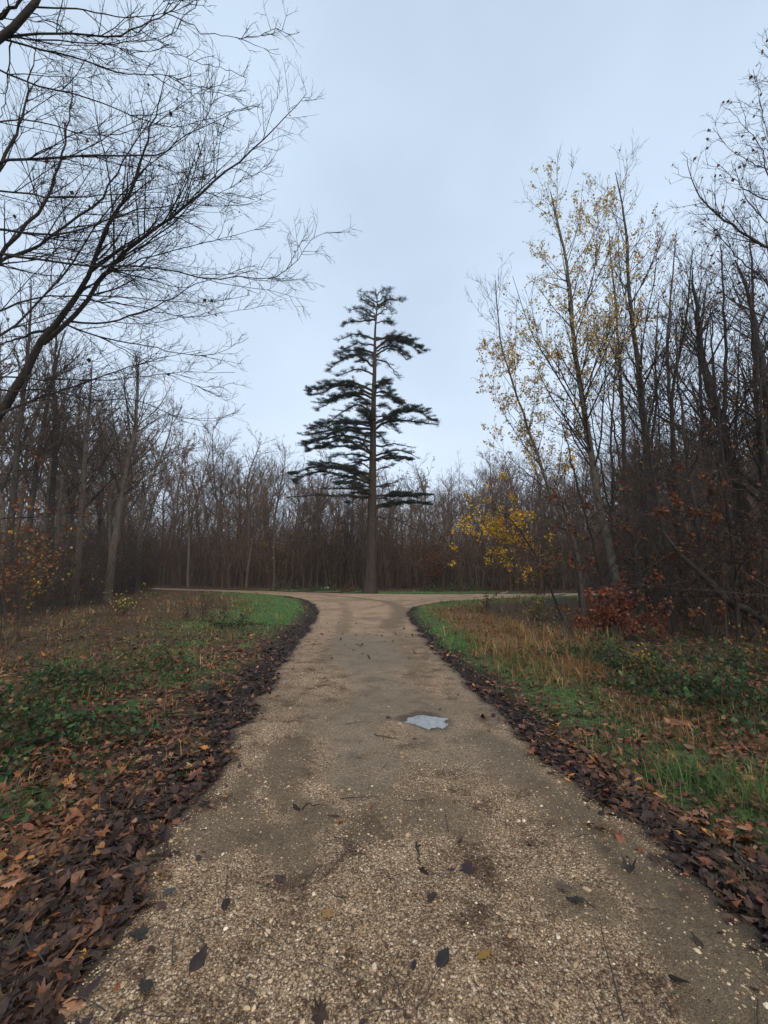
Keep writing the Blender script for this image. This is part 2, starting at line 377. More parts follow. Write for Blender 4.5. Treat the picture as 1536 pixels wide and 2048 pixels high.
def path_material():
    m, t, b = mat('wet_gravel_track')
    A = lambda n: nd(t, 'ShaderNodeAttribute', attribute_name=n).outputs['Fac']
    co = nd(t, 'ShaderNodeTexCoord').outputs['Object']
    wv = tex(t, 'ShaderNodeTexNoise', 25, 4, .7, co); wa = nd(t, 'ShaderNodeVectorMath', operation='MULTIPLY_ADD'); t.links.new(wv.outputs['Color'], wa.inputs[0]); wa.inputs[1].default_value = (.03, .03, .03); t.links.new(co, wa.inputs[2]); co2 = wa.outputs[0]
    v1 = tex(t, 'ShaderNodeTexVoronoi', 105, vec=co2); v2 = tex(t, 'ShaderNodeTexVoronoi', 210, vec=co2); v3 = tex(t, 'ShaderNodeTexVoronoi', 28, vec=co)
    n1 = tex(t, 'ShaderNodeTexNoise', 3, 5, .65, co); n2 = tex(t, 'ShaderNodeTexNoise', 30, 6, .75, co); n3 = tex(t, 'ShaderNodeTexNoise', .8, 4, .6, co); nf = tex(t, 'ShaderNodeTexNoise', 120, 3, .7, co)
    sp = nd(t, 'ShaderNodeSeparateColor'); t.links.new(v1.outputs['Color'], sp.inputs[0]); sp2 = nd(t, 'ShaderNodeSeparateColor'); t.links.new(v2.outputs['Color'], sp2.inputs[0])
    g1 = rampn(t, sp.outputs[0], [(0, (.14, .09, .055)), (.45, (.44, .31, .195)), (.8, (.68, .52, .35)), (1, (.9, .80, .62))])
    g2 = rampn(t, sp2.outputs[1], [(0, (.18, .115, .07)), (.5, (.41, .285, .18)), (1, (.68, .51, .35))])
    grav = mixc(t, mth(t, 'GREATER_THAN', sp.outputs[1], .5), g2, g1)
    # dark grit between the pebbles
    gap = rampn(t, v1.outputs['Distance'], [(.35, (1, 1, 1)), (.75, (.3, .27, .25))]); grav = mixc(t, 1.0, grav, gap, 'MULTIPLY')
    big = rampn(t, n1.outputs['Fac'], [(.36, (.36, .30, .26)), (.47, (.85, .82, .78)), (.62, (1.15, 1.12, 1.08))]); grav = mixc(t, 1.0, grav, big, 'MULTIPLY')
    rust = mth(t, 'MULTIPLY_ADD', n3.outputs['Fac'], 4, -2.2, True); grav = mixc(t, mth(t, 'MULTIPLY', rust, .35), grav, (.22, .12, .05))
    tanc = rampn(t, n2.outputs['Fac'], [(.3, (.30, .20, .125)), (.7, (.56, .40, .27))]); tn = tex(t, 'ShaderNodeTexNoise', 1.1, 6, .72, co); tanc = mixc(t, 1.0, tanc, rampn(t, tn.outputs['Fac'], [(.35, (.6, .56, .53)), (.5, (.95, .93, .92)), (.65, (1.1, 1.08, 1.05))]), 'MULTIPLY'); c = mixc(t, mth(t, 'MULTIPLY', A('tan'), .8), grav, tanc)
    edgy = mth(t, 'MULTIPLY_ADD', n2.outputs['Fac'], .9, -.45)
    fm = mth(t, 'ADD', A('mud'), mth(t, 'MULTIPLY', edgy, A('mud')), None, True)
    mud = rampn(t, n2.outputs['Fac'], [(.3, (.078, .056, .034)), (.7, (.215, .162, .10))]); c = mixc(t, fm, c, mud)
    n5 = tex(t, 'ShaderNodeTexNoise', 5, 6, .7, co); fw = mth(t, 'MULTIPLY', A('wet'), mth(t, 'MULTIPLY_ADD', mth(t, 'ADD', n5.outputs['Fac'], n2.outputs['Fac']), 3.2, -2.15, True), None, True)
    wet = rampn(t, n2.outputs['Fac'], [(.3, (.085, .065, .042)), (.7, (.20, .162, .108))]); c = mixc(t, mth(t, 'MULTIPLY', fw, mth(t, 'MULTIPLY_ADD', nf.outputs['Fac'], 1.3, .1, True)), c, wet)
    ed = A('rim'); c = mixc(t, ed, c, (.05, .037, .026))
    t.links.new(c, b.inputs['Base Color'])
    rg = mth(t, 'MULTIPLY_ADD', fw, -.25, .8); t.links.new(rg, b.inputs['Roughness']); b.inputs['Specular IOR Level'].default_value = .35
    h1 = mth(t, 'MULTIPLY', v1.outputs['Distance'], -1); h = mth(t, 'ADD', h1, mth(t, 'MULTIPLY', v2.outputs['Distance'], -.5)); h = mth(t, 'ADD', h, mth(t, 'MULTIPLY', n2.outputs['Fac'], 1.2))
    h = mth(t, 'MULTIPLY', h, mth(t, 'MULTIPLY_ADD', fw, -.8, 1.0)); bump(t, b, h, .012, .9)
    return m
M_path = path_material()
px_, py_, pq = polar(.9, 95, .0052, R(-76), R(76), 330)
ev = edge(px_, py_)
ev = np.where(np.hypot(px_, py_) > 85, ev, ev)
keep = (ev[pq] < 0).any(1) & (py_[pq] > -6).all(1); pq = pq[keep]
outv = ev > 0                                     # pull the outside corners back onto the edge line
h_ = 1e-2
for it in range(3):
    i = np.nonzero(outv)[0]; used = np.zeros(len(px_), bool); used[pq.ravel()] = True; i = i[used[i]]
    v0 = edge(px_[i], py_[i]); gxg = (edge(px_[i] + h_, py_[i]) - v0) / h_; gyg = (edge(px_[i], py_[i] + h_) - v0) / h_; g2 = np.maximum(gxg ** 2 + gyg ** 2, .25)
    lim = .02 * np.hypot(px_[i], py_[i]); sx = np.clip(-v0 * gxg / g2, -lim, lim); sy = np.clip(-v0 * gyg / g2, -lim, lim); px_[i] += sx; py_[i] += sy
u_, inv = np.unique(pq.ravel(), return_inverse=True); px_, py_ = px_[u_], py_[u_]; pq = inv.reshape(-1, 4)
dP = sdf(px_, py_); eP = edge(px_, py_); rr = np.hypot(px_, py_)
pz = H(px_, py_, dP) + .006 + .008 * sst(0, -.15, eP)
sp_ = np.clip(pud(px_, py_), 0, 3)
pa = tag(mesh('path', np.stack([px_, py_, pz], 1), [pq[:, ::-1]], M_path,
     attrs={'wet': np.maximum(m_wet(px_, py_), .95 * (1 - sst(1.1, 2.1, sp_))), 'mud': m_mud(px_, py_), 'tan': sst(7, 17, rr) * .9,
            'rim': np.maximum((1 - sst(.0, .16, -eP)) * .8, .8 * (1 - sst(1.05, 1.6, sp_)))}), kind='structure')
# puddle water, lying in the hollow
def water_material():
    m, t, b = mat('milky_puddle_water')
    n1 = tex(t, 'ShaderNodeTexNoise', 14, 3, .5); c = rampn(t, n1.outputs['Fac'], [(.3, (.15, .155, .155)), (.7, (.25, .255, .255))])
    t.links.new(c, b.inputs['Base Color']); b.inputs['Roughness'].default_value = .04; b.inputs['IOR'].default_value = 1.33; b.inputs['Specular IOR Level'].default_value = .8
    return m
th = np.linspace(0, 2 * np.pi, 73)[:-1]; zr = H(np.array([PUD[0]]), np.array([PUD[1]]))[0]
prim = []; aw = np.linspace(0, 6.28, 40); WZ = float(np.median(H(PUD[0] + .42 * np.cos(aw), PUD[1] + .42 * np.sin(aw)))) + .014 - .017
for a_ in th:
    rr_ = .1
    while rr_ < .5:
        x, y = PUD[0] + rr_ * math.cos(a_), PUD[1] + rr_ * math.sin(a_)
        if pud(np.array([x]), np.array([y]))[0] > 1.2: break
        rr_ += .006
    prim.append((x, y, WZ))
V = np.array(prim + [(PUD[0], PUD[1], WZ)]); f = np.stack([np.full(72, 72), np.arange(72), (np.arange(72) + 1) % 72], 1)
tag(mesh('puddle', V, [f], water_material(), origin=(PUD[0], PUD[1], WZ)), 'small pale puddle lying in the wet gravel of the track, reflecting the sky', 'puddle')

# ------------------------------------------------------------------ far and near trees: prototypes
def make_tree(rng, Ht, r0, cs, nl1, l1, ang, up, tw, rate2=1.7, rate3=2.7, rate4=3.2, wig=.05, lean=(0, 0), rise=0.0, kside=(7, 4, 3, 3, 3), leaves=0, pal=None, wts=None, lsize=.07):
    p = np.zeros((1, 3)); d = np.array([[lean[0], lean[1], 1.0]]); L = np.array([Ht])
    tr, rad = grow(p, d, L, np.array([r0]), 14, wig, .02, rng, .08, taper=.8)
    rad[:, 0] *= 1.35; tr[:, 0, 2] -= .25
    a = spawn(tr, rad, L, nl1 / Ht, cs, .98, ang, l1 / Ht, rng, up=rise, rr=.5, rmin=tw * 2, shrink=.62)
    b1, r1 = grow(*a, 7, .12, up, rng, .25)
    a = spawn(b1, r1, a[2], rate2, .15, 1, .75, .42, rng, up=.12, rmin=tw * 1.5, shrink=.5); b2, r2 = grow(*a, 5, .13, up, rng, .35)
    a = spawn(b2, r2, a[2], rate3, .1, 1, .7, .45, rng, up=.08, rmin=tw, shrink=.4, lmin=.35); b3, r3 = grow(*a, 3, .14, up * .7, rng, .5)
    lv = [(b1, r1, kside[1]), (b2, r2, kside[2]), (b3, r3, 3)]; last = b3
    if rate4:
        a = spawn(b3, r3, a[2], rate4, .1, 1, .7, .5, rng, rmin=tw * .75, shrink=.4, lmin=.22); b4, r4 = grow(*a, 2, .12, up * .5, rng, .6); lv.append((b4, r4, 3)); last = b4
    T = join_tubes([(tr, rad, kside[0])]); Cn = join_tubes(lv)
    Lf = None
    if leaves:
        P = tips(last, leaves, rng); V, q = leaf_quads(P, lsize, rng, .4); Lf = (V, q, tints(leaves, pal, wts, rng))
    return T, Cn, Lf
def place_tree(name, data, loc, label, cat, group, mtr, mcr, rz=0, sc=1.0):
    T, Cn, Lf = data
    e = empty(name, loc, label, cat, group); e.rotation_euler = (0, 0, rz); e.scale = (sc, sc, sc)
    mesh('trunk', T[0], [T[1]], mtr, e); c = mesh('crown', Cn[0], [Cn[1]], mcr, e, smooth=False)
    if Lf is not None: mesh('leaves', Lf[0], [Lf[1]], M_leaf, c, smooth=False, col=Lf[2])
    return e
def kids(o): return [c for c in bpy.data.objects if c.parent == o]
KID = {}
def copy_tree(root, loc, rz, sc, label, group, sz=None):
    if root not in KID: KID[root] = [(c, kids(c)) for c in kids(root)]
    r = root.copy(); COL.objects.link(r); r.location = loc; r.rotation_euler = (0, 0, rz); r.scale = (sc, sc, sz or sc)
    r['label'] = label; r['group'] = group
    for c, g in KID[root]:
        n = c.copy(); COL.objects.link(n); n.parent = r
        for k in g: q = k.copy(); COL.objects.link(q); q.parent = n
    return r
BROWN = [(.16, .07, .03), (.10, .05, .025), (.22, .11, .04)]; YEL = [(.52, .34, .06), (.42, .26, .05), (.30, .17, .045)]
rng = np.random.default_rng(7)
protos = []
specs = [  # height, radius, crown start, limbs, limb length, angle, upward, lean
    (17, .20, .38, 26, 5.2, .75, .07, (.02, 0)), (18, .17, .45, 24, 4.2, .62, .09, (-.03, .02)), (15, .15, .30, 26, 3.8, .7, .08, (.05, .02)),
    (18, .24, .30, 26, 6.4, .85, .05, (0, .03)), (13, .11, .35, 22, 3.0, .6, .10, (-.06, 0)), (19, .19, .5, 22, 5.0, .6, .08, (.03, -.03)), (16, .14, .42, 22, 3.6, .65, .10, (.08, .03))]
def fz(x, y): return float(H(np.array([x]), np.array([y]))[0])

SKY_U = [-400, -100, 0, 120, 180, 250, 300, 340, 400, 450, 500, 560, 600, 660, 720, 800, 860, 900, 945, 1000, 1100, 1200, 1300, 1400, 1536, 1900]
SKY_V = [560, 600, 630, 690, 720, 740, 800, 825, 855, 868, 885, 915, 935, 950, 930, 922, 940, 955, 935, 930, 900, 880, 860, 800, 700, 600]
def want_h(x, y):
    u = 768 + FPX * x / y * 1.0
    for _ in range(3):                                # perspective of a pitched camera: iterate
        v = np.interp(u, SKY_U, SKY_V); yy = (1024 - v) / FPX; u = 768 + FPX * x / y * (CP - yy * SP)
    return EYE + y * (SP + yy * CP) / (CP - yy * SP), u
def region(u, y):
    if u < 300: return ('bare dark tree in the wood at the left edge of the clearing', 'trees of the left wood')
    if u < 700: return ('bare grey-brown tree in the far wood left of the tall cedar', 'trees of the far wood left of the cedar')
    if u < 790: return ('bare tree standing in the far wood directly behind the cedar trunk', 'trees of the far wood behind the cedar')
    if u < 1130: return ('bare grey tree in the far wood between cedar and leaning aspens', 'trees of the far wood right of the cedar')
    return ('bare dark tree in the dense wood on the right', 'trees of the right wood')
spots = []
for (y0, y1, n) in ((50, 56, 40), (56, 64, 48), (64, 76, 52), (76, 98, 52)):
    xs = np.linspace(-1.15 * y0, 1.15 * y1, n) + rng.normal(0, .8, n)
    for x in xs:
        y = rng.uniform(y0, y1)
        if x > 8 : y -= 6
        if x < -25: y = y + (-25 - x) * .15
        spots.append((x, y))
for _ in range(24):                                   # left flank
    y = rng.uniform(15, 46); x = -11 - (y - 12) * .42 - rng.exponential(6) - 1.0; spots.append((x, y))
for _ in range(34):                                   # right flank
    y = rng.uniform(11, 40); x = 8.0 + (y - 12) * .45 + rng.exponential(5) + .8; spots.append((x, y))
spots = [(x, y) for x, y in spots if float(sdf(np.array([x]), np.array([y]))[0]) > 1.6 and abs(x) < 1.35 * y]
ntree = 0
for i, (x, y) in enumerate(spots):
    hh, u = want_h(x, y); lab, grp = region(u, y); hh *= (rng.uniform(.74, 1.06) + .36 * (float(vnoise(x, 0, 9, 3)) - .5)) if y > 30 else rng.uniform(.75, 1.0)
    hh = min(hh, 23.0)
    k = i % 7
    if k >= len(protos):
        s = specs[k]; prng = np.random.default_rng(50 + k)
        leafy = {2: 500, 4: 900, 6: 350}.get(k, 0)
        dat = make_tree(prng, s[0], s[1], s[2], s[3], s[4], s[5], s[6], .0145, lean=s[7], leaves=leafy, pal=BROWN, wts=[2, 2, 1], lsize=.10)
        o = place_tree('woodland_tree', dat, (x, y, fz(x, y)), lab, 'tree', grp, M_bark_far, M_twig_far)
        o.rotation_euler[2] = rng.uniform(0, 6.28); sc = hh / (s[0] * 1.04); o.scale = (sc, sc, sc); protos.append((o, s[0] * 1.04))
    else:
        o, ph = protos[k]; sc = hh / ph
        copy_tree(o, (x, y, fz(x, y)), rng.uniform(0, 6.28), sc * rng.uniform(.95, 1.1), lab, grp, sc)
    ntree += 1
print('woodland trees', ntree)

# ------------------------------------------------------------------ thicket under the wood: saplings, dead stems and brown leaves nobody could count
def thicket(name, pts_xy, hts, rng, rad, twig, nleaf, pal, wts, lsize, label, mt=M_twig_red, lean=.12):
    n = len(pts_xy); z = H(pts_xy[:, 0], pts_xy[:, 1]) - .1
    p = np.c_[pts_xy, z]; d = np.c_[rng.normal(0, lean, (n, 2)), np.ones(n)]
    st, r = grow(p, d, hts, rad * rng.uniform(.5, 1.6, n), 6, .07, .03, rng, .3)
    a = spawn(st, r, hts, .9, .15, 1, .8, .3, rng, up=.15, rmin=twig, shrink=.5); b, rb = grow(*a, 3, .14, .04, rng, .5)
    a2 = spawn(b, rb, a[2], 2.0, .1, 1, .8, .5, rng, rmin=twig * .8, lmin=.3); b2, rb2 = grow(*a2, 2, .14, .02, rng, .6)
    V, q = join_tubes([(st, r, 4), (b, rb, 3), (b2, rb2, 3)])
    o = mesh(name, V, [q], mt, smooth=False); tag(o, label, 'undergrowth', kind='stuff')
    if nleaf:
        P = tips(b2, nleaf, rng, 0); P = P[P[:, 2] < 7]; P += rng.normal(0, .1, P.shape)
        V, q = leaf_quads(P, lsize, rng, .3); mesh('dead_leaves', V, [q], M_leaf, o, smooth=False, col=tints(len(P), pal, wts, rng))
    return o
rng = np.random.default_rng(11)
n = 7500; y = rng.uniform(48, 110, n) ; x = rng.uniform(-1.2, 1.2, n) * y; y = np.where(x > 8, y - 7, y); y = np.where(x < -25, y + (-25 - x) * .15, y)
P = np.c_[x, y][sdf(x, y) > 2.2]
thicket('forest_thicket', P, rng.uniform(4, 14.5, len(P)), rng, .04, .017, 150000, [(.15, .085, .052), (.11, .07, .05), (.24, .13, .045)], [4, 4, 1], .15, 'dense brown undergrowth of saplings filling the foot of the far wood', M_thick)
n = 2200; y = rng.uniform(13, 48, n); x = -11.5 - (y - 12) * .42 - rng.exponential(7, n); P = np.c_[x, y]; P = P[(sdf(x, y) > 1.5) & (x > -1.3 * y - 3)]
thicket('left_thicket', P, rng.uniform(1.2, 4.6, len(P)) * (1 + .5 * (P[:, 1] > 30)), rng, .013, .006, 34000, [(.09, .045, .025), (.06, .04, .028), (.22, .13, .03), (.06, .07, .03)], [4, 4, 1, 1], .10, 'dark tangled undergrowth along the left edge of the clearing', M_twig, .2)
n = 2400; y = rng.uniform(9, 42, n); x = 7.2 + (y - 9) * .45 + rng.exponential(6, n); P = np.c_[x, y]; P = P[(sdf(x, y) > 1.5) & (x < 1.3 * y + 3)]
thicket('right_thicket', P, rng.uniform(.9, 4.2, len(P)) * (1 + .6 * (P[:, 1] > 22)), rng, .011, .005, 40000, [(.10, .045, .025), (.06, .035, .028), (.2, .10, .03)], [4, 4, 1], .09, 'dark reddish undergrowth and tangled twigs under the right wood', M_twig_red, .25)

# ------------------------------------------------------------------ the cedar at the fork
def cedar():
    rng = np.random.default_rng(3); Y = 37.6
    Z = lambda x, y, Yd=Y: at(560 + x / 3.1025, 560 + y / 3.1025, Yd)
    base = Z(558, 1940); bx, by = base[0], Y; bz = fz(bx, by)
    root = empty('cedar_tree', (bx, by, bz), 'tall dark green cedar with flat tiers and bare trunk at the fork of the track', 'cedar tree')
    org = np.array([bx, by, bz])
    tp = [np.array([bx, by, bz - .3]), Z(561, 1880), Z(566, 1700), Z(571, 1400), Z(576, 1100), Z(580, 800), Z(588, 500), Z(590, 320), Z(600, 200), Z(602, 120), Z(592, 62)]
    tpts, TL = resample(tp, 60); zz = tpts[:, 2] - bz
    rr = np.interp(zz, [-.3, .3, 1.2, 3, 8, 14, 20, 25, 29, 31.5], [.80, .66, .54, .48, .40, .31, .22, .13, .06, .02])
    V, q = tube(tpts[None], rr[None], 22)
    # buttressed, fluted foot with a dark hollow on the left front
    ang = np.arctan2(V[:, 1] - by, V[:, 0] - bx); hgt = V[:, 2] - bz; c = np.array([np.interp(V[:, 2], tpts[:, 2], tpts[:, 0]), np.interp(V[:, 2], tpts[:, 2], tpts[:, 1])]).T
    k = 1 + (.10 * np.sin(ang * 5 + 1) + .05 * np.sin(ang * 9)) * np.exp(-np.clip(hgt, 0, 9) / 2.0) + .03 * rng.normal(0, 1, len(V))
    holl = np.exp(-(((ang + 1.95 + np.pi) % (2 * np.pi) - np.pi) / .3) ** 2) * np.exp(-((hgt - 1.3) / .6) ** 2)
    k -= .3 * holl
    V[:, :2] = c + (V[:, :2] - c) * k[:, None]
    mesh('trunk', V, [q], M_bark_cedar, root, origin=org)
    # each limb: start height, way point, tip (in the tracing grid), foliage density
    L = [(250, (480, 255), (375, 275), .8), (370, (470, 318), (345, 345), .35), (410, (480, 378), (370, 412), .3), (455, (470, 425), (345, 445), .7), (470, (500, 440), (400, 470), .8),
         (540, (450, 468), (285, 575), .6), (590, (480, 560), (350, 612), .3), (640, (540, 650), (480, 700), .2), (695, (430, 640), (185, 702), 1.1), (715, (420, 668), (200, 735), 1.0), (740, (450, 700), (240, 765), 1.), (775, (420, 715), (230, 810), .9),
         (820, (450, 765), (260, 872), .35), (890, (350, 855), (158, 886), .7), (905, (380, 880), (190, 905), .6), (930, (400, 905), (135, 998), .9), (970, (400, 940), (150, 985), .9),
         (1010, (380, 975), (150, 1042), 1.), (1085, (400, 1000), (180, 1070), .9), (1060, (400, 1030), (220, 1030), .9), (1110, (420, 1090), (310, 1132), .4), (1180, (470, 1130), (380, 1100), .15),
         (1240, (300, 1165), (80, 1226), 1.1), (1225, (350, 1150), (200, 1160), .8), (1260, (250, 1200), (95, 1272), .7), (1290, (450, 1265), (370, 1275), 1.2), (1305, (420, 1300), (240, 1302), .1), (1352, (300, 1335), (48, 1352), .06), (1340, (500, 1320), (430, 1325), 1.2), (1360, (480, 1350), (410, 1385), .3),
         (265, (650, 262), (710, 297), .9), (375, (760, 355), (890, 452), 1.1), (360, (700, 350), (830, 370), .8), (430, (720, 385), (860, 490), 1.0), (440, (700, 410), (800, 470), .7), (500, (660, 520), (742, 632), .1), (470, (690, 440), (790, 525), .25), (630, (650, 625), (692, 665), .8), (650, (640, 650), (690, 690), .8),
         (720, (700, 728), (790, 805), 1.0), (700, (650, 690), (740, 760), .8), (780, (650, 770), (700, 800), .5), (935, (700, 870), (990, 892), .35), (900, (800, 800), (960, 880), 1.2), (890, (760, 840), (900, 850), 1.0), (850, (660, 850), (745, 940), .6), (1035, (720, 1015), (842, 1026), .06), (1095, (740, 1065), (862, 1130), .3), (1115, (700, 1090), (800, 1120), 1.2), (1120, (680, 1110), (760, 1140), .8),
         (1185, (650, 1160), (725, 1130), .2), (1285, (660, 1270), (750, 1240), .1), (1275, (640, 1290), (720, 1280), .1), (1345, (760, 1315), (942, 1322), 1.5), (1365, (720, 1340), (845, 1352), 1.5), (1420, (740, 1390), (912, 1403), 1.4), (1405, (700, 1385), (820, 1390), 1.3), (1470, (690, 1480), (850, 1560), .04)]
    for y0 in (140, 165, 190, 220):                    # the flat, thin top
        for s in (-1, 1):
            L.append((y0, (600 + s * 60, y0 - 45), (600 + s * rng.uniform(85, 150), y0 - rng.uniform(40, 80)), .14))
    L += [(120, (590, 80), (540, 62), .4), (110, (620, 80), (690, 68), .4), (170, (560, 150), (500, 105), .35), (170, (680, 130), (762, 142), .5), (250, (520, 190), (430, 210), .35), (230, (520, 210), (455, 185), .35), (150, (660, 160), (705, 200), .3)]
    lst = []
    for (y0, wp, tpz, den) in L:
        tx = np.interp(y0, [120, 200, 320, 500, 800, 1100, 1400, 1700], [602, 600, 590, 588, 580, 576, 571, 566])
        s = Z(tx, y0); tip0 = Z(*tpz); ln = abs(tip0[0] - s[0]); dy = rng.uniform(-.28, .28) * ln; den = den * (.6 if y0 < 340 and den < 1 else 1)
        lst.append((s, Z(wp[0], wp[1]) + np.array([0, dy * .5, 0]), tip0 + np.array([0, dy, 0]), den))
    for i in range(12):                                # limbs that reach towards and away from the viewer
        y0 = rng.choice([270, 380, 450, 560, 690, 730, 800, 880, 930, 1000, 1080, 1110, 1240, 1290, 1345, 1410]) + rng.uniform(-15, 15)
        tx = np.interp(y0, [120, 200, 320, 500, 800, 1100, 1400, 1700], [602, 600, 590, 588, 580, 576, 571, 566]); s = Z(tx, y0)
        ln = np.interp(y0, [200, 500, 900, 1400], [1.2, 3, 5.5, 6.5]) * rng.uniform(.6, 1.1); a = rng.choice([-1, 1]) * R(90) + rng.uniform(-.6, .6)
        v = np.array([math.cos(a), math.sin(a), 0]) * ln
        lst.append((s, s + v * .5 + np.array([0, 0, .35]), s + v + np.array([0, 0, -.1]), .4))
    for (s, wpt, tipp, den) in lst:
        c, LL = resample([s, wpt, tipp], 12); c[1:-1] += rng.normal(0, .05, (11, 3))
        r0 = .035 + .016 * LL; rad = r0 * (1 - .8 * np.linspace(0, 1, 13)); LA = np.array([LL])
        a = spawn(c[None], rad[None], LA, 5.0, .15, 1, .95, .17, rng, flat=.97, rr=.4, rmin=.018, shrink=.5, lmin=.5); b1, r1 = grow(*a, 4, .07, .0, rng, .4, sag=.05); b1[:, :, 2] = b1[:, :1, 2] + (b1[:, :, 2] - b1[:, :1, 2]) * .35
        a2 = spawn(b1, r1, a[2], 2.6, .1, 1, .8, .5, rng, flat=.93, rmin=.013, lmin=.3); b2, r2 = grow(*a2, 2, .15, .0, rng, .5); b2[:, :, 2] = b2[:, :1, 2] + (b2[:, :, 2] - b2[:, :1, 2]) * .35
        V, q = join_tubes([(c[None], rad[None], 6), (b1, r1, 3), (b2, r2, 3)])
        br = mesh('branch', V, [q], M_twig, root, smooth=False, origin=org)
        if den < .08: br['label'] = 'bare dead branch'; continue
        nt_ = int(LL * den * 205) + 20
        P = np.concatenate([tips(b1, nt_ // 2, rng, .1), tips(b2, nt_ // 2, rng, .0), tips(c[None], nt_ // 8 + 1, rng, .25)]); P[:, 2] += .04
        k = 4; Pn = np.repeat(P, k, 0) + rng.normal(0, .11, (len(P) * k, 3)) * np.array([1, 1, .3])
        n = len(Pn); d = nrm(rng.normal(0, 1, (n, 3)) * np.array([1, 1, .22]) + np.array([0, 0, .12])); sd = nrm(np.cross(d, rng.normal(0, 1, (n, 3)))); ll = rng.uniform(.08, .17, (n, 1)); ww = rng.uniform(.008, .018, (n, 1))
        V = np.stack([Pn - sd * ww, Pn + sd * ww, Pn + d * ll + sd * ww * .4, Pn + d * ll - sd * ww * .4], 1).reshape(-1, 3)
        mesh('foliage', V, [np.arange(n * 4).reshape(n, 4)], M_needle, br, smooth=False, col=tints(n, [(.024, .044, .036), (.036, .060, .044), (.046, .062, .042)], [4, 3, 1], rng), origin=org)
cedar()

# ------------------------------------------------------------------ near trees drawn limb by limb
def limb_tree(name, label, trunk, limbs, seed, bm=M_bark_near, tm=M_bark_near, tw=.0035, r2=3.6, r3=6.2, r4=6.0, ang=.7, up=.03, flat=0., l2=.24, leaves=None, cat='tree', wig=.09, base=None, l4=True, lmin3=.25, jitter=.012, tmin=.12, sweep=0):
    """trunk: world polyline with radii; limbs: (photo points, depth at start, depth at end, start radius)"""
    rng = np.random.default_rng(seed)
    org = np.array(base if base is not None else trunk[0][0][0]); org = np.array([org[0], org[1], fz(org[0], org[1])])
    root = empty(name, org, label, cat)
    for (P, rads) in trunk:
        c, LL = resample(P, 22); rad = np.interp(np.linspace(0, 1, 23), np.linspace(0, 1, len(rads)), rads)
        c[1:-1] += rng.normal(0, .012, (21, 3))
        V, q = tube(c[None], rad[None], 12); mesh('trunk', V, [q], bm, root, origin=org)
    ps = []; rs = []; Ls = []
    for (pp, Y0, Y1, r0) in limbs:
        n = len(pp); W3 = [at(u, v, Y0 + (Y1 - Y0) * i / (n - 1)) for i, (u, v) in enumerate(pp)]
        c, LL = resample(W3, 20); c[1:-1] += rng.normal(0, jitter, (19, 3)); ps.append(c); Ls.append(LL); rs.append(np.maximum(r0 * .58 * (1 - .88 * np.linspace(0, 1, 21) ** .9), tw * 1.3))
    ps = np.array(ps); rs = np.array(rs); Ls = np.array(Ls)
    if sweep:
        a = spawn(ps, rs, Ls, sweep, .05, .8, .42, .42, rng, up=.0, flat=.2, rr=.5, rmin=tw * 2, shrink=.75, lmin=.6); sp1, sr1 = grow(*a, 20, .05, up * .5, rng, .22)
        ps = np.concatenate([ps, sp1]); rs = np.concatenate([rs, sr1]); Ls = np.concatenate([Ls, a[2]])
    a = spawn(ps, rs, Ls, r2, tmin, 1, ang, l2, rng, up=up, flat=flat, rr=.5, rmin=tw * 1.5, shrink=.6, lmin=.35); b2, q2 = grow(*a, 7, wig, up, rng, .35)
    a = spawn(b2, q2, a[2], r3, .1, 1, .72, .4, rng, flat=flat, rmin=tw, shrink=.5, lmin=lmin3); b3, q3 = grow(*a, 4, wig * 1.2, up, rng, .5)
    lv = [(ps, rs, 7), (b2, q2, 4), (b3, q3, 3)]; last = b3
    if l4:
        a = spawn(b3, q3, a[2], r4, .1, 1, .7, .4, rng, rmin=tw * .8, shrink=.3, lmin=.09); b4, q4 = grow(*a, 2, wig, up, rng, .6); lv.append((b4, q4, 3)); last = b4
    V, q = join_tubes(lv); cr = mesh('crown', V, [q], tm, root, smooth=False, origin=org)
    if leaves:
        cnt, size, pal, wts, reg = leaves
        P = tips(last, cnt * 4, rng, .2)
        if reg is not None: P = P[reg(P)]
        P = P[:cnt]; P += rng.normal(0, .03, P.shape)
        V, q = leaf_quads(P, size, rng, .5, .85); mesh('leaves', V, [q], M_leaf, cr, smooth=False, col=tints(len(P), pal, wts, rng), origin=org)
    return root, org
Ta = 6.8
trA = [np.array([-7.9, 6.6, -.2]), np.array([-7.75, 6.6, 1.4]), at(-75, 930, Ta), at(-10, 840, Ta), at(45, 757, Ta), at(68, 702, Ta), at(109, 652, Ta), at(150, 597, Ta)]
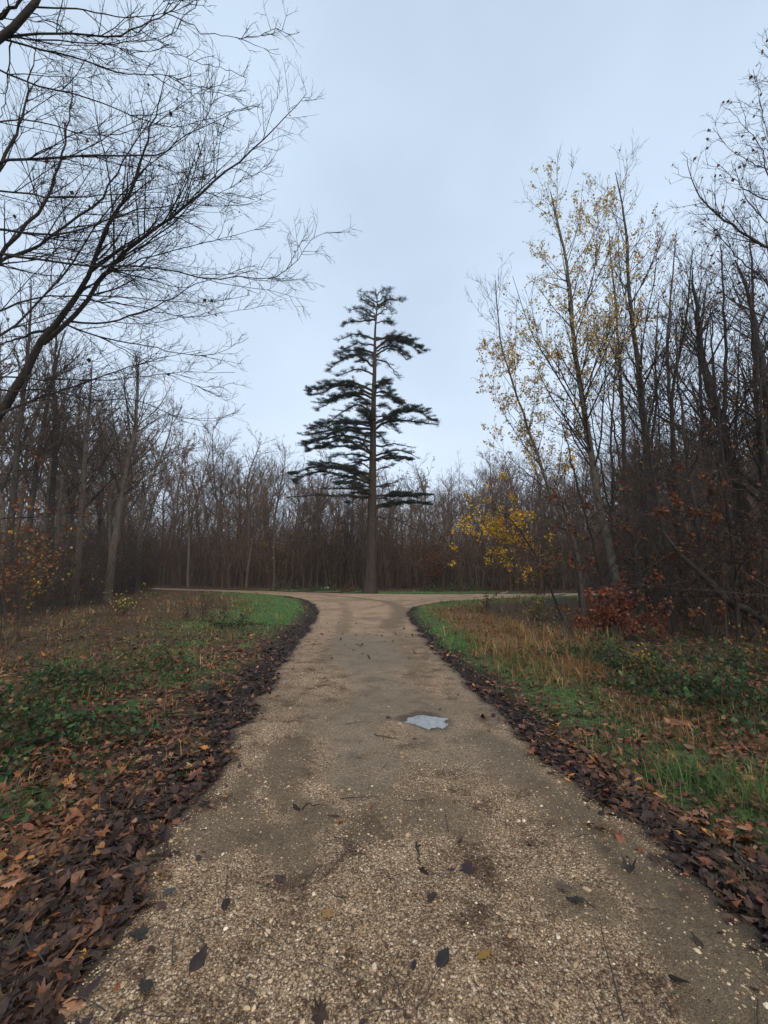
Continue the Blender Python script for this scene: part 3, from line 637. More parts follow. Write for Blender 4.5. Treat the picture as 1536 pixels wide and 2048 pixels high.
LA_ = [([(150, 597), (182, 542), (196, 497), (228, 428), (264, 378), (292, 292), (319, 200), (337, 137)], 6.8, 6.2, .075),
       ([(85, 688), (141, 638), (205, 556), (255, 501), (319, 451), (387, 401), (428, 360), (483, 319), (538, 269), (613, 187)], 6.8, 7.4, .075),
       ([(141, 643), (196, 647), (273, 629), (333, 602), (392, 570), (515, 529)], 6.9, 8.0, .035),
       ([(-60, 500), (77, 520), (191, 533), (273, 533), (346, 542), (401, 556), (483, 554), (542, 556), (592, 524), (633, 474), (684, 465)], 5.5, 7.2, .035),
       ([(135, 650), (205, 675), (296, 693), (387, 711), (437, 706), (497, 675)], 6.9, 7.8, .028),
       ([(-40, 752), (91, 759), (182, 761), (250, 757), (360, 745), (470, 745)], 6.2, 7.6, .028),
       ([(-40, 850), (59, 802), (168, 766), (270, 730), (400, 700)], 6.0, 7.5, .04),
       ([(-30, 779), (114, 784), (196, 802), (273, 798), (355, 834), (437, 834), (478, 820)], 6.2, 7.8, .028),
       ([(-60, 600), (0, 510), (59, 442), (96, 392), (123, 310), (141, 219), (146, 130)], 5.8, 6.2, .06),
       ([(-60, 590), (0, 524), (77, 492), (150, 437), (200, 401), (255, 310), (292, 255), (328, 178)], 6.0, 6.6, .05),
       ([(-70, 335), (64, 317), (150, 314), (242, 310), (319, 310), (355, 283), (410, 251), (520, 210)], 5.0, 6.6, .035),
       ([(-60, 380), (91, 390), (173, 392), (251, 387), (330, 372), (430, 345)], 5.2, 6.4, .026),
       ([(-60, 455), (100, 469), (182, 449), (219, 440), (273, 419), (346, 410), (430, 385), (510, 400)], 5.6, 6.8, .036),
       ([(100, 655), (0, 690), (-60, 710)], 6.8, 6.4, .05), ([(150, 590), (230, 540), (330, 505), (430, 480), (540, 455)], 6.8, 7.6, .03),
       ([(160, 600), (260, 610), (370, 635), (450, 625), (545, 610)], 6.9, 8, .022), ([(120, 640), (230, 690), (330, 745), (410, 775), (470, 765)], 6.9, 8, .022),
       ([(-50, 640), (60, 600), (180, 590), (300, 600), (400, 605), (500, 590)], 5.6, 7.0, .028), ([(-50, 900), (80, 890), (180, 905), (280, 880)], 5.8, 7.0, .018),
       ([(-60, 420), (0, 330), (40, 250), (62, 150), (75, 60)], 5.2, 5.4, .05), ([(200, 540), (300, 480), (390, 400), (420, 300), (470, 215)], 6.8, 7.0, .03),
       ([(-60, 1045), (0, 1038), (100, 1032), (161, 1018), (218, 998), (300, 975)], 6.0, 7.5, .016), ([(-60, 960), (60, 940), (160, 935), (260, 960), (350, 985)], 6.0, 7.8, .014),
       ([(-60, 700), (20, 660), (120, 560), (200, 440), (300, 330), (400, 250), (450, 150)], 6.0, 6.8, .032), ([(-60, 250), (60, 240), (180, 270), (300, 250), (400, 180), (460, 170)], 5.2, 6.4, .02), ([(150, 600), (240, 520), (350, 440), (450, 380), (545, 330)], 6.8, 7.2, .024)]
AROWN = [(.13, .06, .03), (.08, .045, .03)]
limb_tree('hornbeam_tree', 'bare dark hornbeam leaning in from the left edge, its many fine branches over the track', [(trA, [.18, .14, .115, .10, .085, .07, .055, .045])], LA_, 21, sweep=.9, l2=.2, leaves=(60, .07, AROWN, [1, 1], None))
trB = [np.array([-6.6, 4.6, -.2]), np.array([-6.5, 4.6, 2.5]), np.array([-6.2, 4.6, 5.5]), at(-110, 170, 4.6), at(-10, 85, 4.6), at(68, 14, 4.6), at(110, -60, 4.6), at(150, -160, 4.6)]
LB_ = [([(-30, 80), (114, 66), (228, 71), (283, 50), (333, 27), (365, -5), (400, -60)], 4.6, 5.6, .03), ([(333, 27), (387, 50), (410, 68), (515, 71), (547, 55), (579, 70)], 5.5, 6.0, .014),
       ([(68, 14), (160, 20), (237, 34), (333, 27), (400, 0)], 4.6, 5.5, .02), ([(-30, 75), (123, 82), (196, 87), (292, 84), (346, 66), (397, 0)], 4.6, 5.4, .02),
       ([(-30, 72), (105, 105), (196, 130), (246, 150), (283, 146), (355, 157), (419, 182), (483, 200)], 4.6, 5.8, .026), ([(260, 58), (319, 82), (383, 121), (456, 141), (492, 155)], 5.2, 5.9, .012),
       ([(-60, 120), (0, 140), (91, 178), (182, 200), (255, 226), (337, 253), (410, 240), (497, 214)], 4.6, 5.8, .024), ([(-30, 60), (40, 0), (120, -60)], 4.6, 4.4, .05), ([(-60, 45), (60, 40), (170, 75), (260, 100), (350, 95)], 4.6, 5.2, .014), ([(20, 60), (20, 130), (10, 200), (-10, 280)], 4.7, 5, .02), ([(60, 25), (120, 50), (180, 110), (230, 190)], 4.7, 5.2, .014)]
limb_tree('overhanging_tree', 'bare tree whose thin branches hang into the top left corner of the sky', [(trB, [.2, .17, .14, .08, .06, .05, .04, .025])], LB_, 22, r2=2.8, sweep=.7, l2=.2)
# right-hand near tree, trunk just outside the picture
trR = [np.array([9.2, 7.8, -.2]), np.array([9.1, 7.8, 2.5]), at(1620, 700, 8), at(1600, 520, 8), at(1590, 380, 8), at(1590, 200, 8)]
LR_ = [([(1600, 520), (1536, 495), (1512, 483), (1468, 454), (1421, 417), (1395, 388), (1382, 351), (1373, 315), (1365, 307)], 8, 8.4, .06), ([(1590, 410), (1536, 400), (1490, 381), (1465, 354), (1439, 339), (1414, 329)], 8, 8.4, .03),
       ([(1590, 420), (1536, 349), (1529, 315), (1524, 295), (1502, 268), (1480, 244), (1458, 217)], 8, 8.2, .035), ([(1560, 350), (1529, 337), (1507, 327), (1460, 298), (1426, 256)], 8, 8.6, .022),
       ([(1545, 380), (1540, 300), (1529, 246), (1517, 180), (1506, 139)], 8, 8, .024), ([(1600, 500), (1536, 447), (1504, 410), (1480, 368), (1463, 320)], 8, 8.2, .03), ([(1600, 640), (1530, 560), (1480, 520), (1430, 460), (1380, 420)], 8, 8.8, .04),
       ([(1620, 700), (1540, 640), (1450, 590), (1390, 520)], 8, 8.6, .035), ([(1600, 600), (1520, 560), (1440, 540), (1400, 545)], 8, 9, .02), ([(1590, 300), (1560, 220), (1545, 120), (1530, 60)], 8, 8, .03), ([(1620, 800), (1540, 700), (1500, 620), (1470, 540)], 8, 8, .03)]
limb_tree('oak_tree', 'bare oak reaching in from the right edge high above the wood', [(trR, [.26, .22, .18, .13, .1, .05])], LR_, 23, leaves=(120, .08, BROWN, [1, 2, 1], None), r2=3.2, sweep=1.0)

# aspens with yellow leaves, leaning to the left over the right verge
def in_px(lo, hi, v0, v1, Y):
    a = at(lo, v1, Y); b = at(hi, v0, Y)
    return lambda P: (P[:, 0] > a[0]) & (P[:, 0] < b[0]) & (P[:, 2] > a[2]) & (P[:, 2] < b[2])
def stem_tree(name, label, px, Y, r0, r1, seed, nl, ll, leaves=None, bm=M_bark_pale, tm=M_twig, t0=.35, ang=.6, up=.06, tw=.0055, side=0, r2=2.3, r3=4.0):
    """a tree whose stem follows the photo points; limbs are grown, not drawn"""
    rng = np.random.default_rng(seed); b = at(px[0][0], px[0][1], Y); b = np.array([b[0], Y, fz(b[0], Y) - .15])
    W3 = [b] + [at(u, v, Y) for u, v in px[1:]]; c, LL = resample(W3, 26); c[2:-1] += rng.normal(0, .02, (24, 3))
    rad = r1 + (r0 - r1) * (1 - np.linspace(0, 1, 27)) ** .8; rad[0] *= 1.3; org = b + np.array([0, 0, .15]); root = empty(name, org, label, 'tree')
    V, q = tube(c[None], rad[None], 9); mesh('trunk', V, [q], bm, root, origin=org)
    a = spawn(c[None], rad[None], np.array([LL]), nl / LL, t0, .99, ang, ll / LL, rng, rr=.32, rmin=tw * 1.5, shrink=.65)
    b1, q1 = grow(*a, 8, .07, up, rng, .2); a1 = spawn(b1, q1, a[2], r2, .15, 1, .62, .4, rng, up=.08, rmin=tw * 1.2, shrink=.5); b2, q2 = grow(*a1, 5, .09, up, rng, .35)
    a2 = spawn(b2, q2, a1[2], r3, .1, 1, .65, .42, rng, rmin=tw, shrink=.4, lmin=.25); b3, q3 = grow(*a2, 3, .1, up * .5, rng, .5)
    V, q = join_tubes([(b1, q1, 5), (b2, q2, 3), (b3, q3, 3)]); cr = mesh('crown', V, [q], tm, root, smooth=False, origin=org)
    if leaves:
        cnt, size, pal, wts, reg = leaves; P = np.concatenate([tips(b3, cnt * 5, rng, .2), tips(b2, cnt, rng, .5)]); rng.shuffle(P)
        if reg: P = P[reg(P)]
        cl = fnoise(P[:, 0] * 1.0 + P[:, 1], P[:, 2], .9, seed) > .44; P = P[cl][:cnt]; P += rng.normal(0, .05, P.shape)
        V, q = leaf_quads(P, size, rng, .6, .9); mesh('leaves', V, [q], M_leaf, cr, smooth=False, col=tints(len(P), pal, wts, rng), origin=org)
    return root
YA = [(.72, .54, .20), (.62, .42, .10), (.52, .42, .22), (.36, .21, .07)]
stem_tree('aspen_tree', 'tallest yellow-leaved aspen, grey trunk leaning left with a full thin crown above the right wood', [(1250, 1230), (1203, 1024), (1180, 894), (1162, 778), (1148, 690), (1134, 532), (1101, 384)], 16.5, .17, .02, 31, 40, 5.6, (8000, .082, YA, [3, 3, 2, 1], in_px(990, 1260, 370, 900, 16.5)), t0=.3, tw=.006)
stem_tree('aspen_tree', 'slim leaning aspen with yellow leaves on its left side, nearest the cedar', [(1168, 1215), (1148, 1080), (1110, 1010), (1064, 880), (1032, 783), (1004, 694), (990, 560)], 17, .085, .012, 32, 36, 4.0, (4200, .085, YA, [4, 4, 1, 1], in_px(900, 1130, 650, 1060, 17)), bm=M_bark_far, t0=.3, tw=.006)
stem_tree('poplar_tree', 'tall bare grey tree right of the yellow aspens, its straight top above all others', [(1345, 1240), (1305, 1042), (1291, 880), (1273, 718), (1259, 578), (1250, 439), (1231, 345)], 15.5, .16, .015, 33, 34, 4.6, (700, .09, YA, [1, 1, 1, 1], None), t0=.35, tw=.006, up=.07)
stem_tree('poplar_tree', 'slender bare tree standing between the two tallest aspens', [(1290, 1230), (1254, 996), (1246, 860), (1240, 718), (1225, 560), (1215, 450)], 17.5, .13, .012, 34, 24, 4.0, None, bm=M_bark_far, t0=.3, tw=.006)
stem_tree('poplar_tree', 'bare tree with curving limbs just right of the tallest straight tree', [(1400, 1240), (1360, 1000), (1345, 850), (1335, 700), (1345, 560), (1352, 470)], 17, .13, .012, 35, 24, 4.4, (150, .08, BROWN, [1, 1, 1], None), bm=M_bark_far, t0=.3, tw=.006)
stem_tree('field_maple_tree', 'thin crooked stem rising left from the right verge, golden leaves at its tip', [(1128, 1226), (1092, 1158), (1065, 1100), (1041, 1061), (1010, 1030), (965, 1010)], 15, .045, .012, 36, 30, 2.8, (2200, .08, [(.72, .44, .05), (.6, .34, .03), (.42, .2, .03), (.3, .28, .06)], [3, 2, 1, 1], in_px(895, 1075, 900, 1160, 15)), bm=M_bark_near, t0=.3, up=-.02, ang=.9)
stem_tree('oak_tree', 'thick dark trunk in the right wood, bending left under many branches', [(1530, 1260), (1490, 1040), (1466, 949), (1440, 840), (1410, 750), (1395, 640), (1385, 540)], 13.5, .26, .02, 37, 26, 4.6, (260, .1, BROWN, [1, 2, 1], None), bm=M_bark_near, t0=.3, tw=.006)
stem_tree('oak_tree', 'dark tree at the right edge behind the leaning trunk, densely branched', [(1640, 1280), (1580, 1000), (1545, 850), (1520, 700), (1500, 600), (1470, 520)], 12, .2, .02, 38, 28, 4.2, (220, .1, BROWN, [1, 2, 1], None), bm=M_bark_near, t0=.2, tw=.0055)
stem_tree('oak_tree', 'dark slim tree deeper in the right wood, behind the bending trunk', [(1450, 1225), (1420, 1000), (1405, 850), (1400, 700), (1415, 560)], 19, .14, .015, 39, 26, 4.2, (150, .1, BROWN, [1, 2, 1], None), bm=M_bark_near, t0=.25, tw=.007)
for i, (px, Y, lab) in enumerate((
    ([(1222, 1245), (1190, 1100), (1150, 950), (1120, 830)], 13, 'young leaning tree nearest the crooked stem, with level twiggy side branches'),
    ([(1285, 1258), (1262, 1080), (1235, 900), (1210, 740)], 12, 'young twiggy tree just behind the red-leaved sapling'),
    ([(1350, 1268), (1325, 1060), (1295, 870), (1280, 690)], 11.2, 'young twiggy tree rising behind the low leaning trunk'),
    ([(1415, 1285), (1395, 1060), (1365, 850), (1350, 640)], 10.6, 'young tree with level branches crossing above the low leaning trunk'),
    ([(1480, 1300), (1462, 1080), (1440, 860), (1420, 620)], 9.6, 'young tree left of the picture edge, densely twigged over the brambles'),
    ([(1575, 1330), (1545, 1050), (1520, 800), (1500, 580)], 8.9, 'young dark tree at the right picture edge over the brambles'),
    ([(1250, 1222), (1225, 1050), (1190, 880), (1175, 760)], 18.5, 'young tree behind the tallest yellow aspen'),
    ([(1490, 1240), (1470, 1000), (1475, 800), (1480, 620)], 14, 'young dark tree standing behind the bending oak trunk'),
    ([(1330, 1235), (1310, 1020), (1320, 860), (1300, 700)], 15, 'young tree between the tall straight poplar and its curving neighbour'),
    ([(1160, 1215), (1150, 1110), (1125, 1010), (1100, 930)], 20, 'small young tree low between the two yellow aspens'))):
    stem_tree('young_hornbeam', lab, px, Y, .06 if Y > 10 else .045, .01, 230 + i, 34, 2.6, (170, .075, BROWN, [2, 2, 1], None), bm=M_bark_near, tm=M_twig, t0=.12, ang=1.05, up=.015, tw=.0038 if Y < 12 else .005, r2=3.0, r3=4.0)
for i, (px, Y, lab) in enumerate((
    ([(1370, 1245), (1350, 1000), (1345, 800), (1372, 640), (1385, 500)], 14.5, 'dark fine-twigged tree left of the bending oak trunk'),
    ([(1445, 1255), (1440, 1000), (1450, 780), (1448, 600), (1440, 490)], 13, 'dark fine-twigged tree just right of the bending oak trunk'),
    ([(1530, 1262), (1525, 1000), (1510, 760), (1505, 580), (1500, 440)], 12.5, 'dark fine-twigged tree near the right picture edge, reaching under the high oak limbs'),
    ([(1300, 1230), (1290, 1010), (1310, 830), (1312, 700), (1318, 600)], 17.5, 'fine-twigged tree seen between the straight poplar and the curving one'),
    ([(1640, 1290), (1590, 1000), (1555, 780), (1545, 600), (1530, 460)], 11.2, 'dark tree whose twigs come in from beyond the right picture edge'),
    ([(1410, 1232), (1425, 1020), (1420, 860), (1425, 740), (1420, 640)], 18, 'slim dark tree far back between the two dark oaks'),
    ([(1215, 1212), (1225, 1020), (1222, 880), (1228, 780), (1235, 660)], 21, 'fine-twigged tree behind the slender bare poplar'))):
    stem_tree('hornbeam_tree', lab, px, Y, .10, .014, 260 + i, 40, 3.6, (110, .08, BROWN, [2, 2, 1], None), bm=M_bark_near, tm=M_twig, t0=.22, ang=.75, up=.035, tw=.005, r2=2.8, r3=4.2)
# low leaning trunk with dead limbs
LG = [([(1324, 1061), (1285, 1050), (1231, 1042), (1160, 1010), (1100, 990)], 10.2, 11, .03), ([(1383, 1160), (1330, 1170), (1240, 1168), (1160, 1140), (1090, 1150)], 10, 10.5, .025), ([(1430, 1180), (1380, 1100), (1345, 1030), (1320, 950)], 10, 10, .03),
      ([(1560, 1000), (1507, 978), (1443, 980), (1402, 972), (1349, 968), (1280, 960)], 7.5, 8.5, .02), ([(1560, 1040), (1500, 1028), (1447, 1019), (1370, 1025), (1300, 1010)], 7.5, 8.6, .018), ([(1488, 1091), (1439, 1054), (1405, 1035), (1350, 1010)], 8.2, 8.8, .02),
      ([(1560, 1190), (1480, 1195), (1400, 1198), (1340, 1196)], 8, 8.5, .014), ([(1350, 1090), (1290, 1090), (1200, 1060), (1130, 1060)], 10, 11.5, .022), ([(1400, 1140), (1420, 1060), (1460, 980), (1480, 900)], 10, 9.5, .025), ([(1463, 1205), (1500, 1120), (1536, 1060), (1560, 1000)], 10, 9.5, .025)]
limb_tree('leaning_tree', 'dark leaning trunk low in the right wood with sprays of reddish leaves', [([at(1556, 1262, 9.6), at(1528, 1240, 9.7), at(1463, 1205, 9.8), at(1415, 1160, 9.9), at(1370, 1117, 10), at(1324, 1061, 10.2)], [.11, .095, .085, .07, .05, .03])], LG, 24,
          bm=M_bark_near, tm=M_twig_red, tw=.004, r2=1.9, r3=3.2, l4=False, up=.01, flat=.3, leaves=(900, .09, [(.17, .06, .03), (.11, .045, .03), (.26, .12, .03)], [3, 3, 1], None), base=at(1556, 1262, 9.6))
# left wood trees that stand clear against the sky
for nm, lab, px, Y, r0, sd_, nl, ll, bmm in (
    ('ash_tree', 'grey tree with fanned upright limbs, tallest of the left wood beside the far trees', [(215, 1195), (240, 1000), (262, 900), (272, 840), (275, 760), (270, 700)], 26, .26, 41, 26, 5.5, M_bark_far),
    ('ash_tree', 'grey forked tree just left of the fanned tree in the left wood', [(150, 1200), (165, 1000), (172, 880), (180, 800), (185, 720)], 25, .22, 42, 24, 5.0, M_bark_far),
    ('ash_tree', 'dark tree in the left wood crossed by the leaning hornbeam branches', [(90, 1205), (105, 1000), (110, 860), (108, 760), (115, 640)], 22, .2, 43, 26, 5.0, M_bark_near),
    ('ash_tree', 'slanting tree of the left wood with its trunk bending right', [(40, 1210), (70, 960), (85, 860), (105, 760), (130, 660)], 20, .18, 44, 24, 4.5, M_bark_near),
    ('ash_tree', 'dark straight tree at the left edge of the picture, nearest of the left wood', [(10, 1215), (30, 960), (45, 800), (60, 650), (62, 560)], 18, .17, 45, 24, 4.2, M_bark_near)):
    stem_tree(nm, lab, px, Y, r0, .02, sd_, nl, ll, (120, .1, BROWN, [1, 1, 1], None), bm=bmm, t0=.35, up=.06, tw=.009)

# ------------------------------------------------------------------ shrubs
def shrub(name, label, u, v, Y, wid, hgt, nst, nleaf, pal, wts, seed, lsize=.07, cat='shrub', tw=.003, group=None, mt=M_twig_red, low=False):
    rng = np.random.default_rng(seed); b = at(u, v, Y); b = np.array([b[0], Y, fz(b[0], Y)]); n = nst
    root = empty(name, b, label, cat, group)
    p = np.c_[rng.normal(0, wid * (.3 if low else .12), (n, 2)), np.full(n, -.03)]; d = np.c_[rng.normal(0, 1.0 if low else .45, (n, 2)) * wid, np.full(n, hgt * 1.3)]
    L = hgt * rng.uniform(.6, 1.25, n) * (1.5 if low else 1.0)
    st, r = grow(p, d, L, np.full(n, tw * 2), 6, .12, .0 if not low else -.1, rng, .3); st[:, :, 2] = np.maximum(st[:, :, 2], .02)
    a = spawn(st, r, L, 6 / max(.4, hgt), .15, 1, .8, .4, rng, up=.1, rmin=tw, lmin=.15); s2, r2 = grow(*a, 3, .15, .0, rng, .5)
    V, q = join_tubes([(st, r, 4), (s2, r2, 3)]); mesh('stems', V, [q], mt, root, smooth=False)
    if nleaf:
        P = np.concatenate([tips(s2, nleaf, rng, 0), tips(st, nleaf // 5, rng, .3)]) + rng.normal(0, .03, (nleaf + nleaf // 5, 3)); P[:, 2] = np.maximum(P[:, 2], .02)
        V, q = leaf_quads(P, lsize, rng, .1, .85); mesh('leaves', V, [q], M_leaf if not low else M_grass, root, smooth=False, col=tints(len(P), pal, wts, rng))
    return root
RED = [(.22, .075, .04), (.15, .055, .035), (.30, .12, .06)]; GRN = [(.045, .095, .035), (.03, .065, .028), (.09, .15, .05), (.10, .085, .035), (.10, .05, .03)]
shrub('oak_sapling', 'low sapling full of reddish brown leaves under the right wood', 1215, 1262, 11, 1.6, 1.4, 24, 1500, RED, [3, 2, 1], 201, .09)
shrub('oak_sapling', 'smaller reddish-leaved sapling right of the fuller one', 1300, 1268, 9.8, 1.3, 1.0, 14, 420, RED, [3, 3, 1], 202, .075)
shrub('dead_shrub', 'dark leafless weed clump standing on the left grass before the green turf', 408, 1236, 14.6, .45, 1.15, 16, 60, [(.05, .035, .03)], [1], 203, .05, mt=M_bark_near)
shrub('dead_shrub', 'small dark seed stalks just left of the dark weed clump', 375, 1245, 14, .35, .7, 9, 40, [(.06, .04, .03)], [1], 204, .05, mt=M_bark_near)
shrub('dead_shrub', 'thin dark stalks at the left border of the green turf', 448, 1240, 14.8, .3, .7, 7, 20, [(.06, .04, .03)], [1], 205, .05, mt=M_bark_near)
shrub('hazel_shrub', 'shrub with yellow leaves at the foot of the left wood', 245, 1222, 15, 1.5, 1.2, 22, 420, YA[:2] + [(.10, .09, .03)], [1, 1, 7], 206, .06)
shrub('hazel_shrub', 'tall thin shrub with scattered golden leaves at the left edge', 50, 1240, 12, 1.5, 3.0, 22, 420, [(.4, .25, .05), (.12, .08, .03), (.2, .1, .03)], [2, 2, 2], 207, .08)
shrub('oak_sapling', 'branch sprays of rusty orange leaves at the left edge of the picture', 0, 1330, 8.5, .9, 3.6, 9, 220, [(.26, .09, .035), (.17, .065, .03)], [1, 1], 208, .09)
shrub('yellow_shrub', 'small shrub with pale yellow leaves beside the crooked thin stem', 1075, 1232, 14.5, .8, .8, 18, 420, [(.3, .24, .07), (.2, .18, .06), (.10, .08, .03)], [2, 2, 2], 209, .06)
shrub('dead_shrub', 'dark brown dock stalks on the dry grass of the right island', 975, 1222, 17, .25, 1.0, 8, 120, [(.09, .04, .025)], [1], 210, .06)
shrub('golden_shrub', 'little golden leafed sprig in front of the brambles', 1305, 1400, 6.4, .28, .38, 9, 160, [(.45, .28, .04), (.35, .2, .04)], [1, 1], 211, .05)
shrub('golden_shrub', 'pale yellow leaves on low twigs under the leaning trunk', 1490, 1320, 7.5, .5, .7, 9, 36, [(.4, .24, .07), (.3, .17, .05)], [1, 1], 212, .06)
for i, (u, Y, wd, hg, nst, nl, pal, lb, nm) in enumerate((
    (585, 46, 2.6, 1.3, 22, 420, GRN[:4] + [(.14, .08, .04)], 'low green and brown growth far left of the cedar at the wood edge', 'weed_clump'),
    (640, 41.5, 2.2, 1.0, 22, 420, GRN[:4] + [(.14, .08, .04)], 'green weeds around the pale log left of the cedar', 'weed_clump'),
    (700, 39.5, 1.6, .8, 18, 340, [(.22, .09, .04), (.06, .08, .03), (.15, .07, .04), (.05, .08, .03), (.1, .05, .03)], 'rusty brown weeds just left of the cedar foot', 'weed_clump'),
    (860, 40.5, 2.6, .8, 20, 420, GRN, 'low green growth right of the cedar behind the track', 'weed_clump'),
    (925, 41, 2.4, 1.2, 20, 380, GRN, 'taller dark green growth farther right of the cedar, below the golden leaves', 'weed_clump'),
    (560, 50, 3.4, 7.5, 14, 900, [(.30, .18, .04), (.18, .10, .04), (.14, .08, .04), (.12, .10, .04), (.2, .12, .05)], 'sapling with dull yellow-brown leaves in the far wood left of the cedar', 'beech_sapling'),
    (668, 52, 3.2, 8.0, 14, 800, [(.26, .16, .04), (.18, .10, .04), (.14, .08, .04), (.12, .10, .04), (.2, .12, .05)], 'olive-yellow leaved sapling in the far wood nearest the cedar trunk', 'beech_sapling'),
    (872, 46, 2.8, 5.5, 14, 900, [(.26, .10, .04), (.18, .07, .035), (.14, .06, .035), (.2, .09, .04), (.12, .06, .03)], 'russet-leaved sapling in the far wood right of the cedar', 'beech_sapling'),
    (1070, 34, 3.0, 4.8, 14, 900, [(.30, .20, .05), (.2, .14, .04), (.16, .09, .04), (.12, .10, .04), (.2, .12, .05)], 'sapling with dull yellow leaves behind the right island', 'beech_sapling'))):
    xg = (u - 768) / FPX * Y * 1.02; shrub(nm, lb, 768 + xg * FPX / Y, 1180, Y, wd, hg, nst, nl, pal, [4, 3, 2, 2, 1][:len(pal)] + [1] * (len(pal) - 5), 340 + i, .13 if hg < 2 else .16, 'weeds' if hg < 2 else 'sapling', .006 if hg < 2 else .018, low=hg < 2)
for i, (u, v, wd, hg, nl, lb) in enumerate(((1190, 1330, .75, .42, 900, 'bramble mound highest up the right verge, nearest the yellow shrub'), (1250, 1345, .7, .38, 800, 'bramble mound second from the track, below the red sapling'),
    (1330, 1385, .8, .45, 1000, 'broad bramble mound in the middle of the right thicket edge'), (1410, 1400, .75, .42, 900, 'dark bramble mound beside the golden sprig, towards the right edge'),
    (1480, 1450, .7, .42, 900, 'bramble patch with large green leaves near the right edge of the picture'), (1545, 1440, .7, .45, 800, 'bramble patch cut by the right edge of the picture'), (1440, 1345, .9, .5, 900, 'bramble mound farthest back under the leaning trunk'),
    (190, 1400, .7, .36, 800, 'bramble mound on the left verge beside the orange leaves'), (110, 1395, .6, .3, 600, 'low bramble left of the larger bramble mound on the left verge'), (40, 1440, .7, .34, 700, 'bramble at the left edge of the picture below the orange leaves'),
    (120, 1490, .7, .3, 700, 'lowest bramble on the left verge above the leaf litter'), (20, 1520, .6, .32, 600, 'bramble in the corner where leaf litter meets the left edge'), (330, 1340, .6, .25, 400, 'small green bramble halfway along the left verge'), (465, 1262, .8, .4, 500, 'green bramble tuft by the border of the bright turf'))):
    c = gp(u, v); shrub('bramble_bush', 'green ' + lb, u, v, c[1], wd * 1.25, hg * 1.1, 30, int(nl * .8), GRN, [4, 4, 2, 1.5, 1.5], 300 + i, .055 if c[1] < 9 else .07, 'bramble', .002, low=True)

# ------------------------------------------------------------------ ground cover that nobody could count
def scatter(n, r0, r1, a0, a1, rng):
    r = r0 * (r1 / r0) ** rng.random(n); a = rng.uniform(R(a0), R(a1), n); return r * np.sin(a), r * np.cos(a), r
def leaf_shape(kind):
    if kind == 0:   # lobed maple-like
        pr = [(0, -.5), (.12, -.22), (.42, -.34), (.34, -.1), (.52, .08), (.28, .12), (.34, .38), (.12, .26), (0, .55), (-.12, .26), (-.36, .36), (-.28, .12), (-.5, .06), (-.34, -.1), (-.4, -.34), (-.12, -.22)]
    elif kind == 1:  # oak
        pr = [(0, -.55), (.1, -.3), (.2, -.28), (.14, -.14), (.28, -.05), (.18, .06), (.3, .2), (.16, .28), (.14, .45), (0, .52), (-.14, .45), (-.16, .28), (-.3, .2), (-.18, .06), (-.28, -.05), (-.1, -.3)]
    else:
        pr = [(0, -.5), (.18, -.3), (.28, -.05), (.22, .22), (0, .5), (-.22, .22), (-.28, -.05), (-.18, -.3)]
    return np.array(pr)
def leaf_mesh(x, y, z, size, kind, rng, tilt=.32, curl=.45):
    n = len(x); S = leaf_shape(kind); S = np.vstack([S, [[0, 0]]]); m = len(S)
    a = rng.uniform(0, 6.28, n); s = size[:, None]; ca, sa = np.cos(a)[:, None], np.sin(a)[:, None]
    sx = S[None, :, 0] * s * rng.uniform(.75, 1.1, (n, 1)); sy = S[None, :, 1] * s
    X = sx * ca - sy * sa; Yv = sx * sa + sy * ca
    tx, ty = rng.normal(0, tilt, (n, 1)), rng.normal(0, tilt, (n, 1))
    cu = rng.normal(0, curl, (n, 1)); Zv = X * tx + Yv * ty + cu * (sx ** 2 - .03 * s * s) / np.maximum(s, 1e-4) * 3 + rng.normal(0, .035, (n, m)) * s
    V = np.stack([x[:, None] + X, y[:, None] + Yv, z[:, None] + Zv + .012], -1)
    k = m - 1; f = np.stack([np.full(k, k), np.arange(k), (np.arange(k) + 1) % k], 1)
    F = (f[None] + (np.arange(n) * m)[:, None, None]).reshape(-1, 3)
    return V.reshape(-1, 3), F, m
def litter(name, n, r0, r1, sz, prob, pal_fn, label, seed, kinds, a0=-75, a1=75):
    rng = np.random.default_rng(seed); x, y, r = scatter(n, r0, r1, a0, a1, rng); d = edge(x, y); k = rng.random(n) < prob(x, y, d); x, y, r, d = x[k], y[k], r[k], d[k]
    Vs = []; Fs = []; Cs = []; o = 0; kk = rng.integers(0, len(kinds), len(x)); col = pal_fn(x, y, d, rng); z = H(x, y) + rng.exponential(.013, len(x))
    for i, kd in enumerate(kinds):
        s = kk == i
        if not s.any(): continue
        V, F, m = leaf_mesh(x[s], y[s], z[s], sz * rng.uniform(.3, 1.3, s.sum()), kd, rng); Vs.append(V); Fs.append(F + o); o += len(V); Cs.append(np.repeat(col[s], m, 0))
    ob = mesh(name, np.concatenate(Vs), [np.concatenate(Fs)], M_litter, smooth=False, col=np.concatenate(Cs)); tag(ob, label, 'leaves', kind='stuff'); print(name, len(x)); return ob
def pal_leaf(x, y, d, rng):
    n = len(x); dark = np.array([(.030, .018, .014), (.048, .029, .022), (.075, .042, .03), (.038, .025, .024)])[rng.integers(0, 4, n)]
    brn = np.array([(.17, .065, .036), (.13, .068, .042), (.25, .14, .08), (.10, .055, .035), (.20, .085, .04), (.34, .16, .06), (.06, .04, .03)])[rng.choice(7, n, p=[.2, .2, .14, .18, .14, .04, .10])]
    w = np.clip(m_litter(x, y, d) + rng.normal(0, .36, n), 0, 1)[:, None] > .66
    c = np.where(w, dark, brn); sp = rng.random(n); c = np.where((sp < .008)[:, None], np.array([[.42, .19, .05]]), c); c = np.where(((sp > .97) & w[:, 0])[:, None], np.array([[.17, .085, .05]]), c)
    return c * rng.uniform(.6, 1.35, (n, 1))
